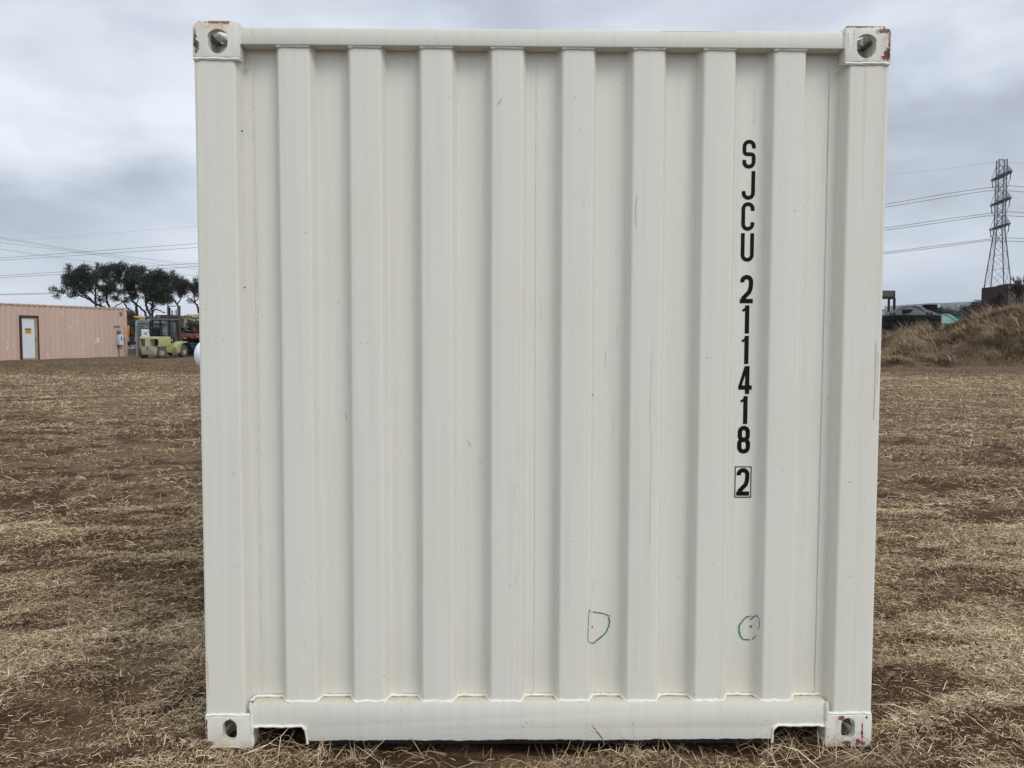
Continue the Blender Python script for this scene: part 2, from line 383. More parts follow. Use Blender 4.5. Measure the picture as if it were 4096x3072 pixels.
for me, fx, bl_ in ((mt, False, tl), (mt, True, tr), (mb_, False, bl), (mb_, True, br)):
    m = mirrored(me, fx=fx); m.materials.clear(); m.materials.append(paint_material('casting_paint', bl_))
    try: m.shade_smooth(); m.set_sharp_from_angle(angle=R(40))
    except Exception: pass
    link(bpy.data.objects.new('corner_casting', m), P)
    m2 = mirrored(me, fx=fx, fy=True); m2.materials.clear(); m2.materials.append(M_paint); link(bpy.data.objects.new('corner_casting', m2), P)

# corner posts (folded section), front pair with their streaks
def post_poly(s):
    o = [(1.217, 0.004), (1.083, 0.004), (1.078, 0.006), (1.074, 0.011), (1.062, 0.050), (1.058, 0.0575), (1.030, 0.0575), (1.030, 0.070), (1.217, 0.070)]
    o = [(1.2175-0.008, 0.004), (1.2165, 0.007), (1.2175, 0.014)][::-1] + o[1:-1] + [(1.2175, 0.16), (1.2175, 0.07)][:1]
    return [(s*x, y) for x, y in o]
for s in (-1, 1):
    st = ([(1.130, 0.006, 2.47, 1.95, (0.62, 0.50, 0.28), 0.55), (1.137, 0.002, 2.47, 1.7, (0.45, 0.26, 0.09), 0.5), (1.203, 0.004, 2.47, 1.2, (0.62, 0.50, 0.28), 0.6), (1.150, 0.003, 1.45, 0.1, (0.62, 0.55, 0.36), 0.5)] if s > 0 else
          [(-1.208, 0.004, 0.33, 0.17, (0.50, 0.30, 0.12), 0.7), (-1.205, 0.004, 2.46, 2.0, (0.60, 0.56, 0.46), 0.5), (-1.15, 0.003, 1.9, 1.2, (0.6, 0.58, 0.5), 0.3)])
    MB().prism(post_poly(s), 0.122, 2.468, 'z').build('corner_post', paint_material('post_paint', (), False, st), P, bevel=0.0)
    MB().prism([(x, L-y) for x, y in post_poly(s)], 0.122, 2.468, 'z').build('corner_post', M_paint, P)

# end panel
n = len(PROF); vs = []; zs = [0.160, 0.7, 1.3, 1.9, 2.512]
zs[-1] = 2.5195
for z in zs: vs += [(x, y, z) for x, y in PROF]
for z in reversed(zs): vs += [(x, y+0.002, z) for x, y in PROF]
fs = [(i*n+k, i*n+k+1, (i+1)*n+k+1, (i+1)*n+k) for i in range(len(zs)*2-1) for k in range(n-1)]
o = MB().add(vs, fs).build('end_panel', paint_material('panel_paint'), P, smooth=True)
# rails of this end
MB().box(-1.0565, 1.0565, 0.0045, 0.075, 2.516, 2.5745).build('top_rail', M_paint, P, bevel=0.004)
def rail_poly():
    p = [(-1.0495, 0.168), (-1.0495, 0.062), (-1.038, 0.080), (-0.872, 0.080), (-0.858, 0.064), (-0.853, 0.012)]
    return p + [(0.855, 0.012), (0.860, 0.064), (0.874, 0.078), (1.038, 0.078), (1.0495, 0.060), (1.0495, 0.168)]
MB().prism(rail_poly(), 0.006, 0.075).build('bottom_rail', paint_material('rail_paint', (), True), P, bevel=0.003)
for x0, x1 in ((-1.049, -0.862), (0.864, 1.049)):
    MB().box(x0, x1, 0.078, 1.9, 0.084, 0.092).box(x0-0.001, x0+0.006, 0.078, 1.9, 0.012, 0.084).box(x1-0.006, x1+0.002, 0.078, 1.9, 0.012, 0.084).build('fork_pocket', M_black, P)
# the rest of the box
def side_profile():
    p = []; y = 0.20; i = 0
    while y < L-0.30:
        p += [(y, 0.0), (y+0.07, 0.0), (y+0.14, 0.036), (y+0.21, 0.036)]; y += 0.278
    return p + [(L-0.18, 0.0)]
sp_ = side_profile()
for s in (-1, 1):
    m = MB(); k = len(sp_)
    vs = [(s*(1.213-d), y, z) for z in (0.155, 2.53) for y, d in sp_]
    m.add(vs, [(i, i+1, i+1+k, i+k) for i in range(k-1)]).build('side_panel', M_paint, P)
    MB().box(min(s*1.216, s*1.16), max(s*1.216, s*1.16), 0.176, L-0.176, 0.018, 0.16).build('side_rail', M_paint, P, bevel=0.003)
    MB().box(min(s*1.216, s*1.156), max(s*1.216, s*1.156), 0.176, L-0.176, 2.515, 2.575).build('side_rail', M_paint, P, bevel=0.003)
rp = MB(); ys = [0.078+i*0.1045 for i in range(57)]
rp.add([(x, y, 2.556+(0.018 if (i//2) % 2 else 0)) for x in (-1.15, 1.15) for i, y in enumerate(ys)], [(i, i+1, i+58, i+57) for i in range(56)]).build('roof_panel', M_paint, P)
MB().box(-1.15, 1.15, 0.08, L-0.1, 0.14, 0.158).build('floor', M_black, P)
mfl = MB()
for i in range(18):
    y = 0.25+i*0.31; mfl.box(-1.15, 1.15, y, y+0.045, 0.03, 0.139)
mfl.build('cross_member', M_black, P)
for s in (-1, 1): MB().box(min(0.012*s, 1.04*s), max(0.012*s, 1.04*s), L-0.06, L-0.03, 0.13, 2.50).build('door', M_paint, P, bevel=0.004)
MB().box(-1.05, 1.05, L-0.09, L-0.004, 2.505, 2.575).build('top_rail', M_paint, P); MB().box(-1.05, 1.05, L-0.09, L-0.004, 0.015, 0.13).build('bottom_rail', M_paint, P)

# weld beads
def bead(pts, r=0.0045, step=0.012, seed=1, jit=0.5):
    g = random.Random(seed); out = []; rr = []
    for a, b in zip(pts[:-1], pts[1:]):
        a = Vector(a); b = Vector(b); k = max(1, int((b-a).length/step))
        for i in range(k): out.append(a.lerp(b, i/k)+Vector((g.uniform(-1, 1), g.uniform(-.5, .3), g.uniform(-1, 1)))*r*0.35*jit*2); rr.append(r*(1+jit*g.uniform(-0.5, 0.5)))
    out.append(Vector(pts[-1])); rr.append(r)
    return out, rr
def weld(lines, parent=P, mat=None):
    m = MB()
    for i, (pts, r) in enumerate(lines): q, rr = bead(pts, r, max(0.008, r*2.2), i+3); m.tube(q, rr, 6)
    return m.build('weld_bead', mat or M_weld, parent, smooth=True)
for s in (-1, 1):
    weld([([(s*1.216, 0.003, 2.465), (s*1.058, 0.003, 2.464)], 0.0055), ([(s*1.056, 0.008, 2.463), (s*1.046, 0.052, 2.444)], 0.0028)])
    weld([([(s*1.216, 0.004, 0.126), (s*1.052, 0.004, 0.125)], 0.0055), ([(s*1.053, 0.004, 0.170), (s*1.052, 0.003, 0.10), (s*1.051, 0.003, 0.010)], 0.0065)])
    weld([([(s*1.057, 0.003, 2.586), (s*1.057, 0.004, 2.515)], 0.004)])
    weld([([(s*1.030, 0.0565, 2.50), (s*1.030+0.001, 0.0565, 1.4), (s*1.030, 0.0565, 0.20)], 0.0021)])
weld([([(-1.046, 0.005, 0.082), (-0.870, 0.005, 0.082), (-0.8555, 0.005, 0.068), (-0.8505, 0.005, 0.016)], 0.0052)])
weld([([(1.046, 0.005, 0.080), (0.872, 0.005, 0.080), (0.8575, 0.005, 0.068), (0.8525, 0.005, 0.016)], 0.0052)])
foot = [(x, y-0.001, 0.1695+0.004*(y > 0.04)) for x, y in PROF[::2] if abs(x) < 1.04]+[(1.046, YV-0.001, 0.1735)]
weld([([(-1.060, 0.02, 0.172), (-1.046, 0.056, 0.172)]+foot[1:], 0.0052)])
for c in RIBS: weld([([(c-0.058, YR-0.002, 2.5135), (c+0.058, YR-0.002, 2.5135)], 0.0042)])
weld([([(RIBS[3]+0.1246-0.02, YV-0.0008, 2.51), (RIBS[3]+0.1246-0.018, YV-0.0008, 0.18)], 0.0014)])

M_line = simple('rust_line', (0.22, 0.13, 0.07), 0.8, 0.5, 50, col2=(0.45, 0.38, 0.28))
rec = [(-1.044, RIBS[0]-0.077)]+[(RIBS[i]+0.076, RIBS[i+1]-0.076) for i in range(7)]+[(RIBS[7]+0.077, 1.044)]
for q, (xa, xb) in enumerate(rec):
    g = random.Random(q); k = 14; vs = []
    for i in range(k+1):
        x = xa+(xb-xa)*i/k; z = 0.1795+g.uniform(-0.0006, 0.0006); hw = 0.0007*g.uniform(0.3, 1.3)
        if abs(x) > 1.03: z += 0.0
        vs += [(x, (YV if abs(x) < 1.03 else 0.0575)-0.0008, z-hw), (x, (YV if abs(x) < 1.03 else 0.0575)-0.0008, z+hw)]
    MB().add(vs, [(2*i, 2*i+2, 2*i+3, 2*i+1) for i in range(k)]).build('rust_line', M_line, P)

# lettering: stroke glyphs in a unit box (0..w, 0..1), flat ribbons 1 mm proud of the recess
def ribbon(m, pts, wd, place, wfun=None):
    q_ = [pts[0]]
    for p in pts[1:]:
        if math.hypot(p[0]-q_[-1][0], p[1]-q_[-1][1]) > 2e-4: q_.append(p)
    pts = [Vector((a, b, 0)) for a, b in q_]; k = len(pts); L_, R_ = [], []
    for i, p in enumerate(pts):
        if i == 0: d = (pts[1]-p).normalized(); n_ = Vector((-d.y, d.x, 0)); sc_ = 1
        elif i == k-1: d = (p-pts[i-1]).normalized(); n_ = Vector((-d.y, d.x, 0)); sc_ = 1
        else:
            d1 = (p-pts[i-1]).normalized(); d2 = (pts[i+1]-p).normalized(); n1_ = Vector((-d1.y, d1.x, 0)); n2_ = Vector((-d2.y, d2.x, 0))
            n_ = (n1_+n2_).normalized(); sc_ = 1/max(0.4, n_.dot(n1_))
        hw = (wfun(i/(k-1)) if wfun else wd)/2
        L_.append(place(*(p+n_*hw*sc_).xy)); R_.append(place(*(p-n_*hw*sc_).xy))
    m.add(L_+R_, [(i, i+1, k+i+1, k+i) for i in range(k-1)])
def A(cx, cy, rx, ry, a0, a1, n=10): return [(cx+rx*math.cos(R(a0+(a1-a0)*i/n)), cy+ry*math.sin(R(a0+(a1-a0)*i/n))) for i in range(n+1)]
W_ = 0.0475; H_ = 0.1025
def glyph(ch, sw):
    h = sw/2; x0, x1 = h, W_-h; y0, y1 = h, H_-h; r = (x1-x0)/2; cx = W_/2; rr = r; ym = H_*0.50
    if ch == 'S': return [[(x1, H_-0.031), (x1, y1-rr)]+A(cx, y1-rr, r, rr, 0, 180)+[(x0, ym+0.011)]+A(cx-r+0.010, ym+0.010, 0.010, 0.010, 180, 270, 5)+A(x1-0.010, ym-0.010, 0.010, 0.010, 90, 0, 5)+A(cx, y0+rr, r, rr, 0, -180)+[(x0, 0.031)]]
    if ch == 'J': return [[(x1, H_), (x1, y0+rr)]+A(cx, y0+rr, r, rr, 0, -180)+[(x0, 0.031)]]
    if ch == 'C': return [[(x1, H_-0.031), (x1, y1-rr)]+A(cx, y1-rr, r, rr, 0, 180)+[(x0, y0+rr)]+A(cx, y0+rr, r, rr, 180, 360)+[(x1, 0.031)]]
    if ch == 'U': return [[(x0, H_), (x0, y0+rr)]+A(cx, y0+rr, r, rr, 180, 360)+[(x1, H_)]]
    if ch == '2': return [[(x0, H_-0.027), (x0, y1-rr)]+A(cx, y1-rr, r, rr, 180, 0)+A(x1-0.05, H_*0.68, 0.05, 0.06, 0, -30, 5)+[(x0+0.001, sw-0.001)], [(x0-h, h), (W_, h)]]
    if ch == '1': return [[(cx+0.004, 0), (cx+0.004, H_)], [(cx-0.013, H_-0.020), (cx-0.003, H_-0.014), (cx+0.002, H_-0.004)]]
    if ch == '4': return [[(x1-0.007, 0), (x1-0.007, H_)], [(0, 0.024), (W_+0.002, 0.024)], [(x0-0.001, 0.030), (x1-0.012, H_-0.002)]]
    if ch == '8':
        o = []
        for (a, b, ra) in ((ym-0.001, y1, r-0.0015), (y0, ym+0.001, r)):
            q = A(cx, b-ra, ra, ra, 0, 180)+A(cx, a+ra, ra, ra, 180, 360); o.append(q+[q[0], q[1]])
        return o
TXT = [('S', 2.213), ('J', 2.102), ('C', 1.991), ('U', 1.880), ('2', 1.730), ('1', 1.620), ('1', 1.509), ('4', 1.399), ('1', 1.289), ('8', 1.180), ('2', 1.024)]
YT = YV-0.0010
for i, (ch, ztop) in enumerate(TXT):
    m = MB(); sw = 0.0137 if ch in 'SJCU' else 0.0158
    for j, st in enumerate(glyph(ch, sw)):
        wd = 0.009 if (ch == '1' and j == 1) else (0.0115 if ch == '4' and j == 2 else sw)
        ribbon(m, st, wd, lambda a, b, j=j: (0.7205+a, YT-0.00025*j, ztop-H_+b))
    if i == 10:
        t_ = 0.0035; x0, x1, z0, z1 = 0.7135, 0.7755, 0.914, 1.030
        for a, b, c, d in ((x0, x1, z1-t_, z1), (x0, x1, z0, z0+t_), (x0, x0+t_, z0+t_, z1-t_), (x1-t_, x1, z0+t_, z1-t_)):
            m.add([(a, YT, c), (b, YT, c), (b, YT, d), (a, YT, d)], [(0, 1, 2, 3)])
    o = m.build('letter' if ch.isalpha() else 'digit', M_letter, P)

# marks on the paint
def line_mark(name, px, wd, mat, seed=0, jit=0.3, dense=6):
    g = random.Random(seed); q = []
    for a, b in zip(px[:-1], px[1:]):
        k = max(1, int(math.hypot(b[0]-a[0], b[1]-a[1])/dense))
        q += [(a[0]+(b[0]-a[0])*i/k+g.uniform(-1, 1)*jit, a[1]+(b[1]-a[1])*i/k) for i in range(k)]
    q.append(px[-1]); m = MB(); pts = [on_front(*p) for p in q]; k = len(pts); vs = []
    for i, p in enumerate(pts):
        d = (pts[min(i+1, k-1)]-pts[max(0, i-1)]); nn = Vector((d.z, 0, -d.x)).normalized()
        wd_k = 1.1 if name == 'marker_outline' else 0.62
        ww = wd*wd_k*(0.6+0.5*g.random())*(0.25 if i in (0, k-1) else 1)/2; dy = 0.0004 if name != 'marker_outline' else 0.0008
        vs += [p+nn*ww-Vector((0, dy, 0)), p-nn*ww-Vector((0, dy, 0))]
    m.add(vs, [(2*i, 2*i+1, 2*i+3, 2*i+2) for i in range(k-1)])
    return m.build(name, mat, P)
cp = lambda pts: [(2300+a*0.3617, 2400+b*0.3617) for a, b in pts]
MARK = [(cp([(150, 468), (143, 420), (147, 250), (157, 100), (166, 128), (200, 130)]), 0.0022), (cp([(200, 130), (250, 138), (320, 148), (378, 174), (382, 155)]), 0.0042),
        (cp([(370, 180), (382, 240), (372, 290), (345, 350), (300, 400), (240, 445), (205, 478), (150, 468)]), 0.0046),
        (cp([(1940, 160), (1940, 180), (1895, 185), (1850, 230), (1815, 280), (1812, 340), (1830, 400), (1860, 435), (1938, 438)]), 0.0046),
        (cp([(1955, 437), (1990, 410), (2005, 380)]), 0.004), (cp([(2020, 330), (2035, 290), (2043, 220), (2025, 185), (2000, 170), (1970, 185), (1950, 210), (1925, 213)]), 0.004)]
for i, (pts, wd) in enumerate(MARK): line_mark('marker_outline', pts, wd, M_marker, i, 0.5, 4)
def dot(name, x, y, r, mat, seed, k=7, zs=1.0):
    g = random.Random(seed); c = on_front(x, y); m = MB()
    vs = [c-Vector((0, 0.0012, 0))]+[c+Vector((math.cos(6.283*i/k)*r*g.uniform(.6, 1.25), -0.0002, math.sin(6.283*i/k)*r*zs*g.uniform(.6, 1.25))) for i in range(k)]
    return m.add(vs, [(0, 1+i, 1+(i+1) % k) for i in range(k)]).build(name, mat, P)
for i, (x, y, r) in enumerate([(523, 283, 4.5), (529, 621, 4.5), (1280, 853, 4.5), (884, 324, 2), (731, 655, 2.4), (735, 770, 1.8), (1037, 999, 2.4), (1111, 1049, 2.2), (1527, 772, 2.6), (1788, 858, 2.2),
        (505, 1022, 2.4), (512, 1222, 2.2), (763, 1352, 2), (1101, 1265, 2.6), (1115, 1250, 1.6), (1234, 1170, 2), (1200, 1290, 2.2), (1540, 1372, 2), (1500, 1500, 2), (1137, 1561, 2.8), (1130, 1570, 2.2),
        (1262, 1583, 2.2), (1555, 1533, 2), (1480, 1268, 2), (1465, 1246, 1.8), (560, 1310, 2.2), (645, 1262, 1.6), (866, 1533, 1.8), (540, 1567, 2.6), (705, 1532, 2.0), (1717, 455, 2.4), (1690, 640, 1.7),
        (1837, 1040, 2.4), (1832, 1042, 1.5), (1550, 1503, 2.2), (1604, 560, 1.6), (1460, 1475, 1.7), (1750, 1525, 2), (1655, 1556, 2.0), (910, 1480, 1.8), (830, 1460, 2.4), (826, 1456, 1.4),
        (485, 1520, 2.0), (528, 1542, 2.4), (970, 210, 1.8), (700, 310, 1.5), (1050, 640, 1.6), (950, 760, 1.5), (650, 480, 1.6), (1390, 300, 1.5), (1185, 450, 1.5), (1650, 900, 1.6), (760, 1100, 1.5)]):
    dot('paint_chip', x*K, y*K, r*0.00085, M_chip, i)
for i, (x, y) in enumerate([(187, 300), (1945, 293)]):
    c = cp([(x, y)])[0]; dot('rust_spot', c[0], c[1], 0.005, M_rustdot, i+90); dot('rust_spot', c[0]+3, c[1]-3, 0.002, M_rustdot, i+93); dot('rust_spot', c[0]-4, c[1]+2, 0.002, M_rustdot, i+95)
kk = lambda pts: [(a*K, b*K) for a, b in pts]
for i, (pts, wd, mt_) in enumerate([
    ([(1075, 230), (1080, 218), (1076, 224), (1086, 210)], 0.0025, M_scuff), ([(1012, 948), (1015, 960), (1013, 957), (1019, 968)], 0.0022, M_scuff), ([(1308, 757), (1309, 778), (1307, 794)], 0.0022, M_scuff),
    ([(1333, 698), (1331, 740)], 0.0014, M_scuff), ([(1376, 422), (1373, 455), (1374, 490)], 0.0028, M_scuff), ([(1260, 425), (1264, 438)], 0.002, M_scuff), ([(748, 888), (746, 898), (749, 900), (747, 911)], 0.0022, M_scuff),
    ([(1112, 1050), (1110, 1100)], 0.0012, M_scuff), ([(1115, 1245), (1113, 1262)], 0.0014, M_scuff), ([(1351, 1342), (1356, 1341)], 0.0012, M_scuff), ([(1408, 760), (1406, 830), (1404, 900), (1408, 960), (1405, 1080), (1404, 1180)], 0.0022, M_stain),
    ([(1892, 735), (1891, 790), (1889, 850), (1887, 908)], 0.0028, M_redscratch), ([(1897, 760), (1895, 830)], 0.0014, M_redscratch), ([(1590, 1270), (1589, 1300)], 0.0012, M_scuff), ([(1590, 69.5), (1500, 68.5), (1425, 68)], 0.0018, M_rustdot),
    ([(1281, 1283), (1283, 1250)], 0.001, M_scuff), ([(1326, 880), (1324, 950)], 0.0009, M_scuff), ([(1168, 640), (1170, 700)], 0.0009, M_scuff), ([(1630, 190), (1629, 270)], 0.0009, M_scuff)]):
    line_mark('stain' if mt_ is M_stain else 'scratch', kk(pts), wd, mt_, 40+i, 0.5)

# ================================================================ THE FIELD
def mound_h(x, y):
    """height of the earth mound on the right, above the field"""
    x = np.asarray(x, float); y = np.asarray(y, float)
    f = (x-CAM[0])/(y-CAM[1])
    return x*0
# crest of the mound as seen, set out along its length (world x at y = 38)
CREST = [(3300, 1400), (3420, 1372), (3527, 1345), (3560, 1330), (3608, 1307), (3650, 1303), (3690, 1306), (3755, 1313), (3812, 1296), (3850, 1272), (3900, 1254), (3948, 1243), (4002, 1228), (4096, 1213), (4250, 1200), (4500, 1200), (4800, 1230)]
CR = [at(a, b+(19 if a > 3400 else 0), 38.0) for a, b in CREST]; CRX = np.array([p.x for p in CR]); CRZ = np.array([p.z for p in CR])
def mound_h(x, y):
    x = np.asarray(x, float); y = np.asarray(y, float)
    xc = CAM[0]+(x-CAM[0])*(38-CAM[1])/(y-CAM[1]+1e-6)
    h = np.interp(xc, CRX, CRZ)-SLOPE*37.5
    wob = (fbm(x*0.35, y*0.35, 40, 3)-0.5)
    y0 = 31.9+wob*3.0
    up = np.clip((y-y0)/6.2, 0, 1); up = np.sin(up*math.pi/2)**1.15
    dn = sstep(58, 44, y)*0.82+0.18
    dnl = np.where(xc < np.interp(3760, [c[0] for c in CREST], CRX), sstep(46, 39.5, y), dn)
    lump = (fbm(x*0.8, y*0.8, 44, 4)-0.5)*0.55*sstep(0.3, 1.2, h*up)
    return np.maximum(h, 0)*up*dnl*sstep(CRX[0], CRX[2], xc) + lump*(y < 60)*sstep(31.5, 33.5, y)*sstep(CRX[1], CRX[2], xc)*(x > 12)

def field_z(x, y): return gz(x, y) + np.where((np.asarray(x) > 8) & (np.asarray(y) > 30) & (np.asarray(y) < 62), mound_h(x, np.clip(y, 30, 62)), 0.0)
# one sheet, finer towards the camera, out to the far hills
az = np.concatenate([np.linspace(-180, -50, 60, endpoint=False), np.linspace(-50, 50, 640, endpoint=False), np.linspace(50, 180, 60, endpoint=False)])
rr = np.concatenate([np.geomspace(0.4, 70, 420), np.geomspace(75, 4200, 40)])
AZ, RR = np.meshgrid(np.radians(az), rr)
GX = CAM[0]+RR*np.sin(AZ); GY = CAM[1]+RR*np.cos(AZ)
GZ = gz(GX, GY)
GZ += 0.35*sstep(0.58, 0.7, fbm(GX*0.004, GY*0.004, 77, 3))*sstep(200, 500, RR)
na = len(az); nr = len(rr)
V = np.stack([GX, GY, GZ], -1).reshape(-1, 3)
i = np.arange(nr-1)[:, None]*na; j = np.arange(na)[None, :]; j2 = (j+1) % na
Q = np.stack([i+j, i+j2, i+na+j2, i+na+j], -1).reshape(-1, 4)
V = np.vstack([V, [[CAM[0], CAM[1], 0.0]]]); T_ = np.stack([np.full(na, len(V)-1), (np.arange(na)+1) % na, np.arange(na)], -1)
t = NT('field_soil')
g1 = t.noise(0.35, 6, 0.62, t.coord((1, 1.5, 1))); g2 = t.noise(2.6, 6, 0.65, t.coord((1, 1.7, 1))); g3 = t.noise(28, 5, 0.7, t.coord((1, 1.5, 1))); g4 = t.noise(160, 3, 0.7, t.coord((1, 1.6, 1)))
soil = t.ramp(g2, [(0.3, (0.056, 0.030, 0.0155)), (0.55, (0.125, 0.070, 0.036)), (0.72, (0.22, 0.132, 0.072))])
straw = t.ramp(t.math('ADD', t.math('MULTIPLY', g3, 0.5), t.math('MULTIPLY', g4, 0.5)), [(0.36, (0.105, 0.062, 0.033)), (0.5, (0.225, 0.150, 0.084)), (0.64, (0.40, 0.288, 0.170))])
mask = t.math('ADD', t.math('MULTIPLY', g1, 0.55), t.math('MULTIPLY', g2, 0.45))
gm = t.n('ShaderNodeNewGeometry'); sp3 = t.n('ShaderNodeSeparateXYZ'); t.l(gm.outputs['Position'], sp3.inputs[0])
far = t.step(sp3.outputs[1], 2, 22)
thr = t.math('SUBTRACT', mask, t.math('SUBTRACT', 0.10, t.math('MULTIPLY', far, 0.10)))
colr = t.mix(t.math('MULTIPLY', t.step(thr, 0.40, 0.47), 0.85), soil, straw)
colr = t.mix(t.math('MULTIPLY', t.step(g3, 0.5, 0.7), 0.25), colr, (0.05, 0.032, 0.022))
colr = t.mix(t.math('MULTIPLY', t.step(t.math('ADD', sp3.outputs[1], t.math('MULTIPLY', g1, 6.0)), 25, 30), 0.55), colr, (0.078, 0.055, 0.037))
t.bump(t.math('ADD', t.math('ADD', t.math('MULTIPLY', g3, 1.0), t.math('MULTIPLY', g4, 0.4)), t.math('MULTIPLY', g2, 1.2)), 1.0, 0.045)
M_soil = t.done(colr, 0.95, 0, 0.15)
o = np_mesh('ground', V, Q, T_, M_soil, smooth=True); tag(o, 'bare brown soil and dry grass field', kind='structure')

# the mound
mx_ = np.linspace(9, 44, 300); my_ = np.linspace(30.2, 60, 150)
MX, MY = np.meshgrid(mx_, my_); MZ = gz(MX, MY)+mound_h(MX, MY)-0.03
V = np.stack([MX, MY, MZ], -1).reshape(-1, 3); i = np.arange(149)[:, None]*300; j = np.arange(299)[None, :]
Q = np.stack([i+j, i+j+1, i+300+j+1, i+300+j], -1).reshape(-1, 4)
t = NT('mound_soil'); a1 = t.noise(3, 6, 0.7); a2 = t.noise(22, 4, 0.7, t.coord((1, 1, 0.4)))
c_ = t.mix(t.step(a2, 0.4, 0.62), (0.07, 0.048, 0.030), (0.19, 0.138, 0.082)); c_ = t.mix(t.step(a1, 0.45, 0.6), c_, (0.12, 0.086, 0.054)); t.bump(a2, 0.8, 0.08)
o = np_mesh('earth_mound', V, Q, None, t.done(c_, 0.95, 0, 0.1), smooth=True); tag(o, 'earth mound overgrown with dry grass', kind='structure')

# ---- straw
def straws(N_, pos, ang, ln, wd, elev, lift, tint, name, mat, curl=0.5, seed=0):
    """N curved blades, each a quad and a triangle; pos (N,2)+z, ang heading, elev rise angle"""
    g = np.random.default_rng(seed)
    dx, dy = np.cos(ang), np.sin(ang); px_, py_ = -dy, dx
    roll = g.uniform(-1.1, 1.1, N_)
    wx, wy, wz = px_*np.cos(roll), py_*np.cos(roll), np.sin(roll)
    bend = g.normal(0, curl, N_)
    P0 = np.stack([pos[:, 0], pos[:, 1], pos[:, 2]+lift], -1)
    e1 = elev; e2 = elev-np.abs(g.normal(0.35, 0.3, N_))
    a2 = ang+bend
    P1 = P0+np.stack([np.cos(ang)*np.cos(e1), np.sin(ang)*np.cos(e1), np.sin(e1)], -1)*(ln*0.5)[:, None]
    P2 = P1+np.stack([np.cos(a2)*np.cos(e2), np.sin(a2)*np.cos(e2), np.sin(e2)], -1)*(ln*0.5)[:, None]
    Wv = np.stack([wx, wy, wz], -1)*(wd/2)[:, None]
    Vv = np.stack([P0-Wv, P0+Wv, P1-Wv, P1+Wv, P2], 1).reshape(-1, 3)
    b = np.arange(N_)[:, None]*5
    return np_mesh(name, Vv, b+np.array([[0, 1, 3, 2]]), b+np.array([[2, 3, 4]]), mat, tint=np.repeat(tint, 5))
def straw_mat(name, stops):
    t = NT(name); at_ = t.n('ShaderNodeAttribute', attribute_name='tint')
    return t.done(t.ramp(at_.outputs['Fac'], stops), 0.75, 0, 0.25)
M_straw = straw_mat('dry_straw', [(0.0, (0.062, 0.035, 0.018)), (0.3, (0.170, 0.104, 0.055)), (0.6, (0.365, 0.258, 0.144)), (0.85, (0.60, 0.460, 0.285)), (1.0, (0.80, 0.67, 0.47))])
def cover(x, y):
    """how thickly straw lies here, 0 to 1"""
    u = x*0.95+y*0.31; v = -x*0.31+y*0.95
    m = fbm(u*1.8, v*3.6, 21, 6, 0.72)
    r = np.hypot(x-CAM[0], y-CAM[1]); right = sstep(0, 2, x)
    front = (np.abs(x) < 1.3)*(y < 0.3)
    return 0.16-0.12*front+0.84*sstep(0.445+0.06*front, 0.58+0.03*front, m+0.055*right+0.05*sstep(6, 22, r))
def sample(n_, r0, r1, a0, a1, g, pw):
    a = np.radians(g.uniform(a0, a1, n_)+g.normal(0, 1.3, n_)); k = pw
    r = (r0**k+(r1**k-r0**k)*g.random(n_))**(1/k)
    return CAM[0]+r*np.sin(a), CAM[1]+r*np.cos(a), r
def make_field(seed, n_, r0, r1, a0, a1, pw, name, l0, l1, w0, up, thin=1.0):
    g = np.random.default_rng(seed)
    x, y, r = sample(n_, r0, r1, a0, a1, g, pw)
    c = cover(x, y)
    under = (np.abs(x) < 1.21) & (y > 0.10) & (y < 6.1); outside = ~under | ((y < 0.2) & (g.random(len(x)) < 0.2))
    keep = (g.random(n_) < 0.04+0.96*c) & outside & ((y < 32.2) | (x < 8))
    keep &= ~((np.abs(x) < 1.04) & (y > -0.04) & (g.random(len(x)) < 0.85))
    # straw thins out over dirt, stands a little under the container's edge
    x, y, r, c = x[keep], y[keep], r[keep], c[keep]; k = len(x)
    base = 0.5+1.2*(fbm(x*0.7, y*0.7, 60, 3)-0.5)*6
    ang = base+g.normal(0, 1.15, k)+math.pi*(g.random(k) < 0.5)
    ln = g.uniform(l0, l1, k)*(0.7+0.6*g.random(k)**3*2); wd = w0*(0.6+0.8*g.random(k))*(1+r/9.0)
    ln = ln*(1+r/60.0)
    el = np.abs(g.normal(0.10, 0.24, k)); st = g.random(k) < up; el = np.where(st, g.uniform(0.25, 1.1, k), el)
    ln = np.where((np.abs(x) < 1.25) & (y > -0.12) & (y < 0.02), ln*0.7, ln)
    z = gz(x, y)
    thick = 0.022*c*g.random(k)
    tint = np.clip(0.42+0.25*g.normal(0, 1, k)+0.55*(fbm(x*1.3, y*1.8, 88, 3)-0.5)+0.25*thick/0.022+0.08*st, 0, 1)
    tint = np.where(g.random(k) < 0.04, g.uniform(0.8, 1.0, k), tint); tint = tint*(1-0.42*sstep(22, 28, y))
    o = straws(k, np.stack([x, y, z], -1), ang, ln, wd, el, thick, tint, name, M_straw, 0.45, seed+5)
    return o
